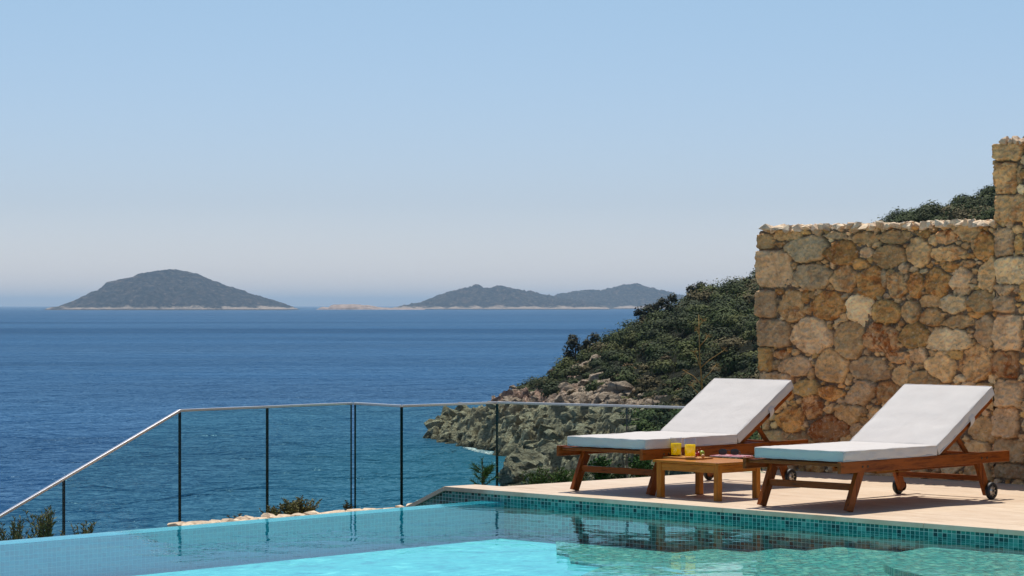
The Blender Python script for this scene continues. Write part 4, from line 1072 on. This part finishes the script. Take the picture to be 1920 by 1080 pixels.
leafy('leafy_plant', at(85, 1048, 19.6), 20, .47, .13, .055, OL, 1, 'tallest olive green stems in the far left corner beyond the pool', group=G_, dens=50, lw=.12, droop=-.3)
leafy('leafy_plant', at(25, 1052, 19.4), 26, .35, .20, .05, (.17, .17, .07), 2, 'low leafy stems at the very left edge of the picture', group=G_, dens=40, lw=.12, droop=-.3)
leafy('leafy_plant', at(160, 1040, 19.9), 16, .30, .16, .045, OL, 3, 'short thin stems just right of the leftmost glass joint', group=G_, dens=35, lw=.12, droop=-.3)
leafy('low_shrub', at(560, 985, 22.2), 60, .27, .22, .035, (.18, .17, .065), 4, 'widest olive green shrub behind the low stone wall', 'shrub', G_, dens=50)
leafy('low_shrub', at(514, 988, 22.0), 26, .20, .13, .033, (.18, .17, .065), 5, 'olive shrub beside the second dark glass joint', 'shrub', G_, dens=45)
leafy('low_shrub', at(452, 992, 21.8), 12, .14, .10, .03, (.18, .15, .07), 6, 'smallest dry olive shrub left of the wide shrub', 'shrub', G_, dens=40)
leafy('low_shrub', at(655, 975, 22.4), 9, .19, .05, .03, (.06, .07, .03), 7, 'little dark sprig beside the gap between the glass panels', 'shrub', G_, dens=45)
leafy('low_shrub', at(690, 985, 22.6), 4, .16, .07, .03, (.10, .09, .05), 8, 'sparse dry sprig above the sloping pool rim', 'shrub', G_, dens=20)
# pine sapling: whorls of needle branches
def sapling(name, base, h, w_, seed, lab, col=(.05, .12, .03)):
    r = random.Random(seed); t = empty(name, base); tag(t, lab, 'sapling'); st = MB(); VV_, CC_ = [], []
    st.tube([(0, 0, 0), (0, 0, h * .5), (.004, 0, h)], .007, 6, r1=.002)
    lines = [((0, 0, h * .3), (0, 0, h))]
    for i in range(16):
        z = h * r.uniform(.12, .75); a_ = r.uniform(0, 6.28); L_ = w_ * (1 - .45 * z / h) * r.uniform(.7, 1.1); e = (math.cos(a_) * L_, math.sin(a_) * L_, z + L_ * r.uniform(.5, .9))
        st.tube([(0, 0, z), e], .003, 5, r1=.0015); lines.append(((0, 0, z), e))
    for a_, b_ in lines:
        a_, b_ = Vector(a_), Vector(b_)
        for i in range(60):
            f = r.uniform(.15, 1.05); p = a_.lerp(b_, f); ax = (b_ - a_).normalized(); d = (ax * .8 + Vector((r.uniform(-1, 1), r.uniform(-1, 1), r.uniform(-.7, 1)))).normalized(); ln = r.uniform(.03, .055)
            sd = d.cross(Vector((r.uniform(-1, 1), r.uniform(-1, 1), r.uniform(-1, 1)))).normalized() * .0028
            VV_ += [p - sd, p + sd, p + d * ln + sd * .3, p + d * ln - sd * .3]; sh = r.uniform(.6, 1.5); CC_ += [(col[0] * sh, col[1] * sh, col[2] * sh, 1)] * 4
    st.build('stem', BARK, t); np_mesh('needles', np.array(VV_), quads(len(VV_) // 4), LEAFM, smooth=False, col=np.array(CC_), parent=t)
sapling('pine_sapling', at(904, 935, 22.3), .33, .12, 3, 'small dark green pine sapling behind the pool rim corner, before the sea')
G2 = 'green shrubs growing below the terrace edge'
GR = (.09, .15, .035)
leafy('feathery_shrub', at(1010, 935, 23.4), 26, .30, .22, .06, GR, 21, 'feathery green shrub left of the far lounger front leg, before the rocks', 'shrub', G2, dens=45, lw=.09, droop=0)
leafy('feathery_shrub', at(1050, 925, 23.9), 22, .26, .20, .055, (.10, .16, .04), 22, 'brighter feathery shrub touching the far lounger front leg', 'shrub', G2, dens=45, lw=.09, droop=0)
leafy('feathery_shrub', at(1085, 920, 24.4), 16, .24, .15, .05, (.07, .10, .035), 26, 'small feathery tuft directly behind the far lounger front leg', 'shrub', G2, dens=35, lw=.10, droop=0)
leafy('leafy_bush', at(1126, 915, 24.6), 26, .34, .11, .05, (.06, .11, .03), 23, 'dark leafy bush seen through the far lounger just right of its front leg', 'shrub', G2, dens=45, lw=.3)
leafy('leafy_bush', at(1205, 912, 24.8), 34, .36, .16, .05, (.07, .12, .03), 24, 'wide dark leafy bush under the far lounger left of the side table', 'shrub', G2, dens=45, lw=.3)
leafy('leafy_bush', at(1160, 918, 24.9), 16, .26, .14, .05, (.07, .095, .035), 25, 'pale low bush between the two dark bushes under the far lounger', 'shrub', G2, dens=35, lw=.2)
# dry flower stalk
DRY = simple('dry_yellow_stalk', (.34, .20, .05), .8)
b = at(1318, 800, 26.5); t = empty('dry_flower_stalk', b); tag(t, 'tall dry yellow flower stalk with forked side branches in front of the scrub hillside', 'plant')
def sp_(x, y, dy=0): p = at(x, y, 26.5 + dy); return p - b
m = MB(); m.tube([sp_(1318, 800), sp_(1316, 720), sp_(1312, 670), sp_(1310, 590)], .011, 6, r1=.004); m.build('main_stem', DRY, t)
for pts in ([(1316, 722), (1300, 705), (1285, 697)], [(1317, 745), (1300, 728), (1296, 722)], [(1315, 715), (1330, 700), (1342, 685)], [(1313, 690), (1330, 675), (1350, 662), (1358, 656)], [(1313, 690), (1308, 675), (1302, 660)], [(1311, 650), (1322, 638), (1328, 630)], [(1311, 628), (1306, 618)], [(1310, 612), (1318, 602)], [(1320, 748), (1330, 738), (1337, 726)]):
    m = MB(); m.tube([sp_(x, y, .03 * i) for i, (x, y) in enumerate(pts)], .0055, 5, r1=.003)
    e = sp_(*pts[-1], .03 * (len(pts) - 1)); r = random.Random(pts[0][1] + pts[-1][0])
    for i in range(9):
        q = e + Vector((r.uniform(-.035, .035), r.uniform(-.03, .03), r.uniform(-.02, .03))); m.tube([e, q], .0018, 4); m.box(q, (.010, .008, .006), bev=0)
    m.build('side_branch', DRY, t)

# ------------------------------------------------------------------ sea air
hz_b = MB(); hz_b.box((0, 34500, (SEA - 1.0 + 190) / 2), (70000, 72000, 190 - (SEA - 1.0)))
hm = bpy.data.materials.new('sea_air'); hm.use_nodes = True; tt = hm.node_tree; tt.nodes.clear()
oo = tt.nodes.new('ShaderNodeOutputMaterial'); pv = tt.nodes.new('ShaderNodeVolumePrincipled')
pv.inputs['Color'].default_value = (.58, .80, 1.0, 1); pv.inputs['Density'].default_value = 3.8e-5; pv.inputs['Anisotropy'].default_value = 0.0
tt.links.new(pv.outputs[0], oo.inputs['Volume'])
ho = hz_b.build('haze', hm); tag(ho, kind='stuff')
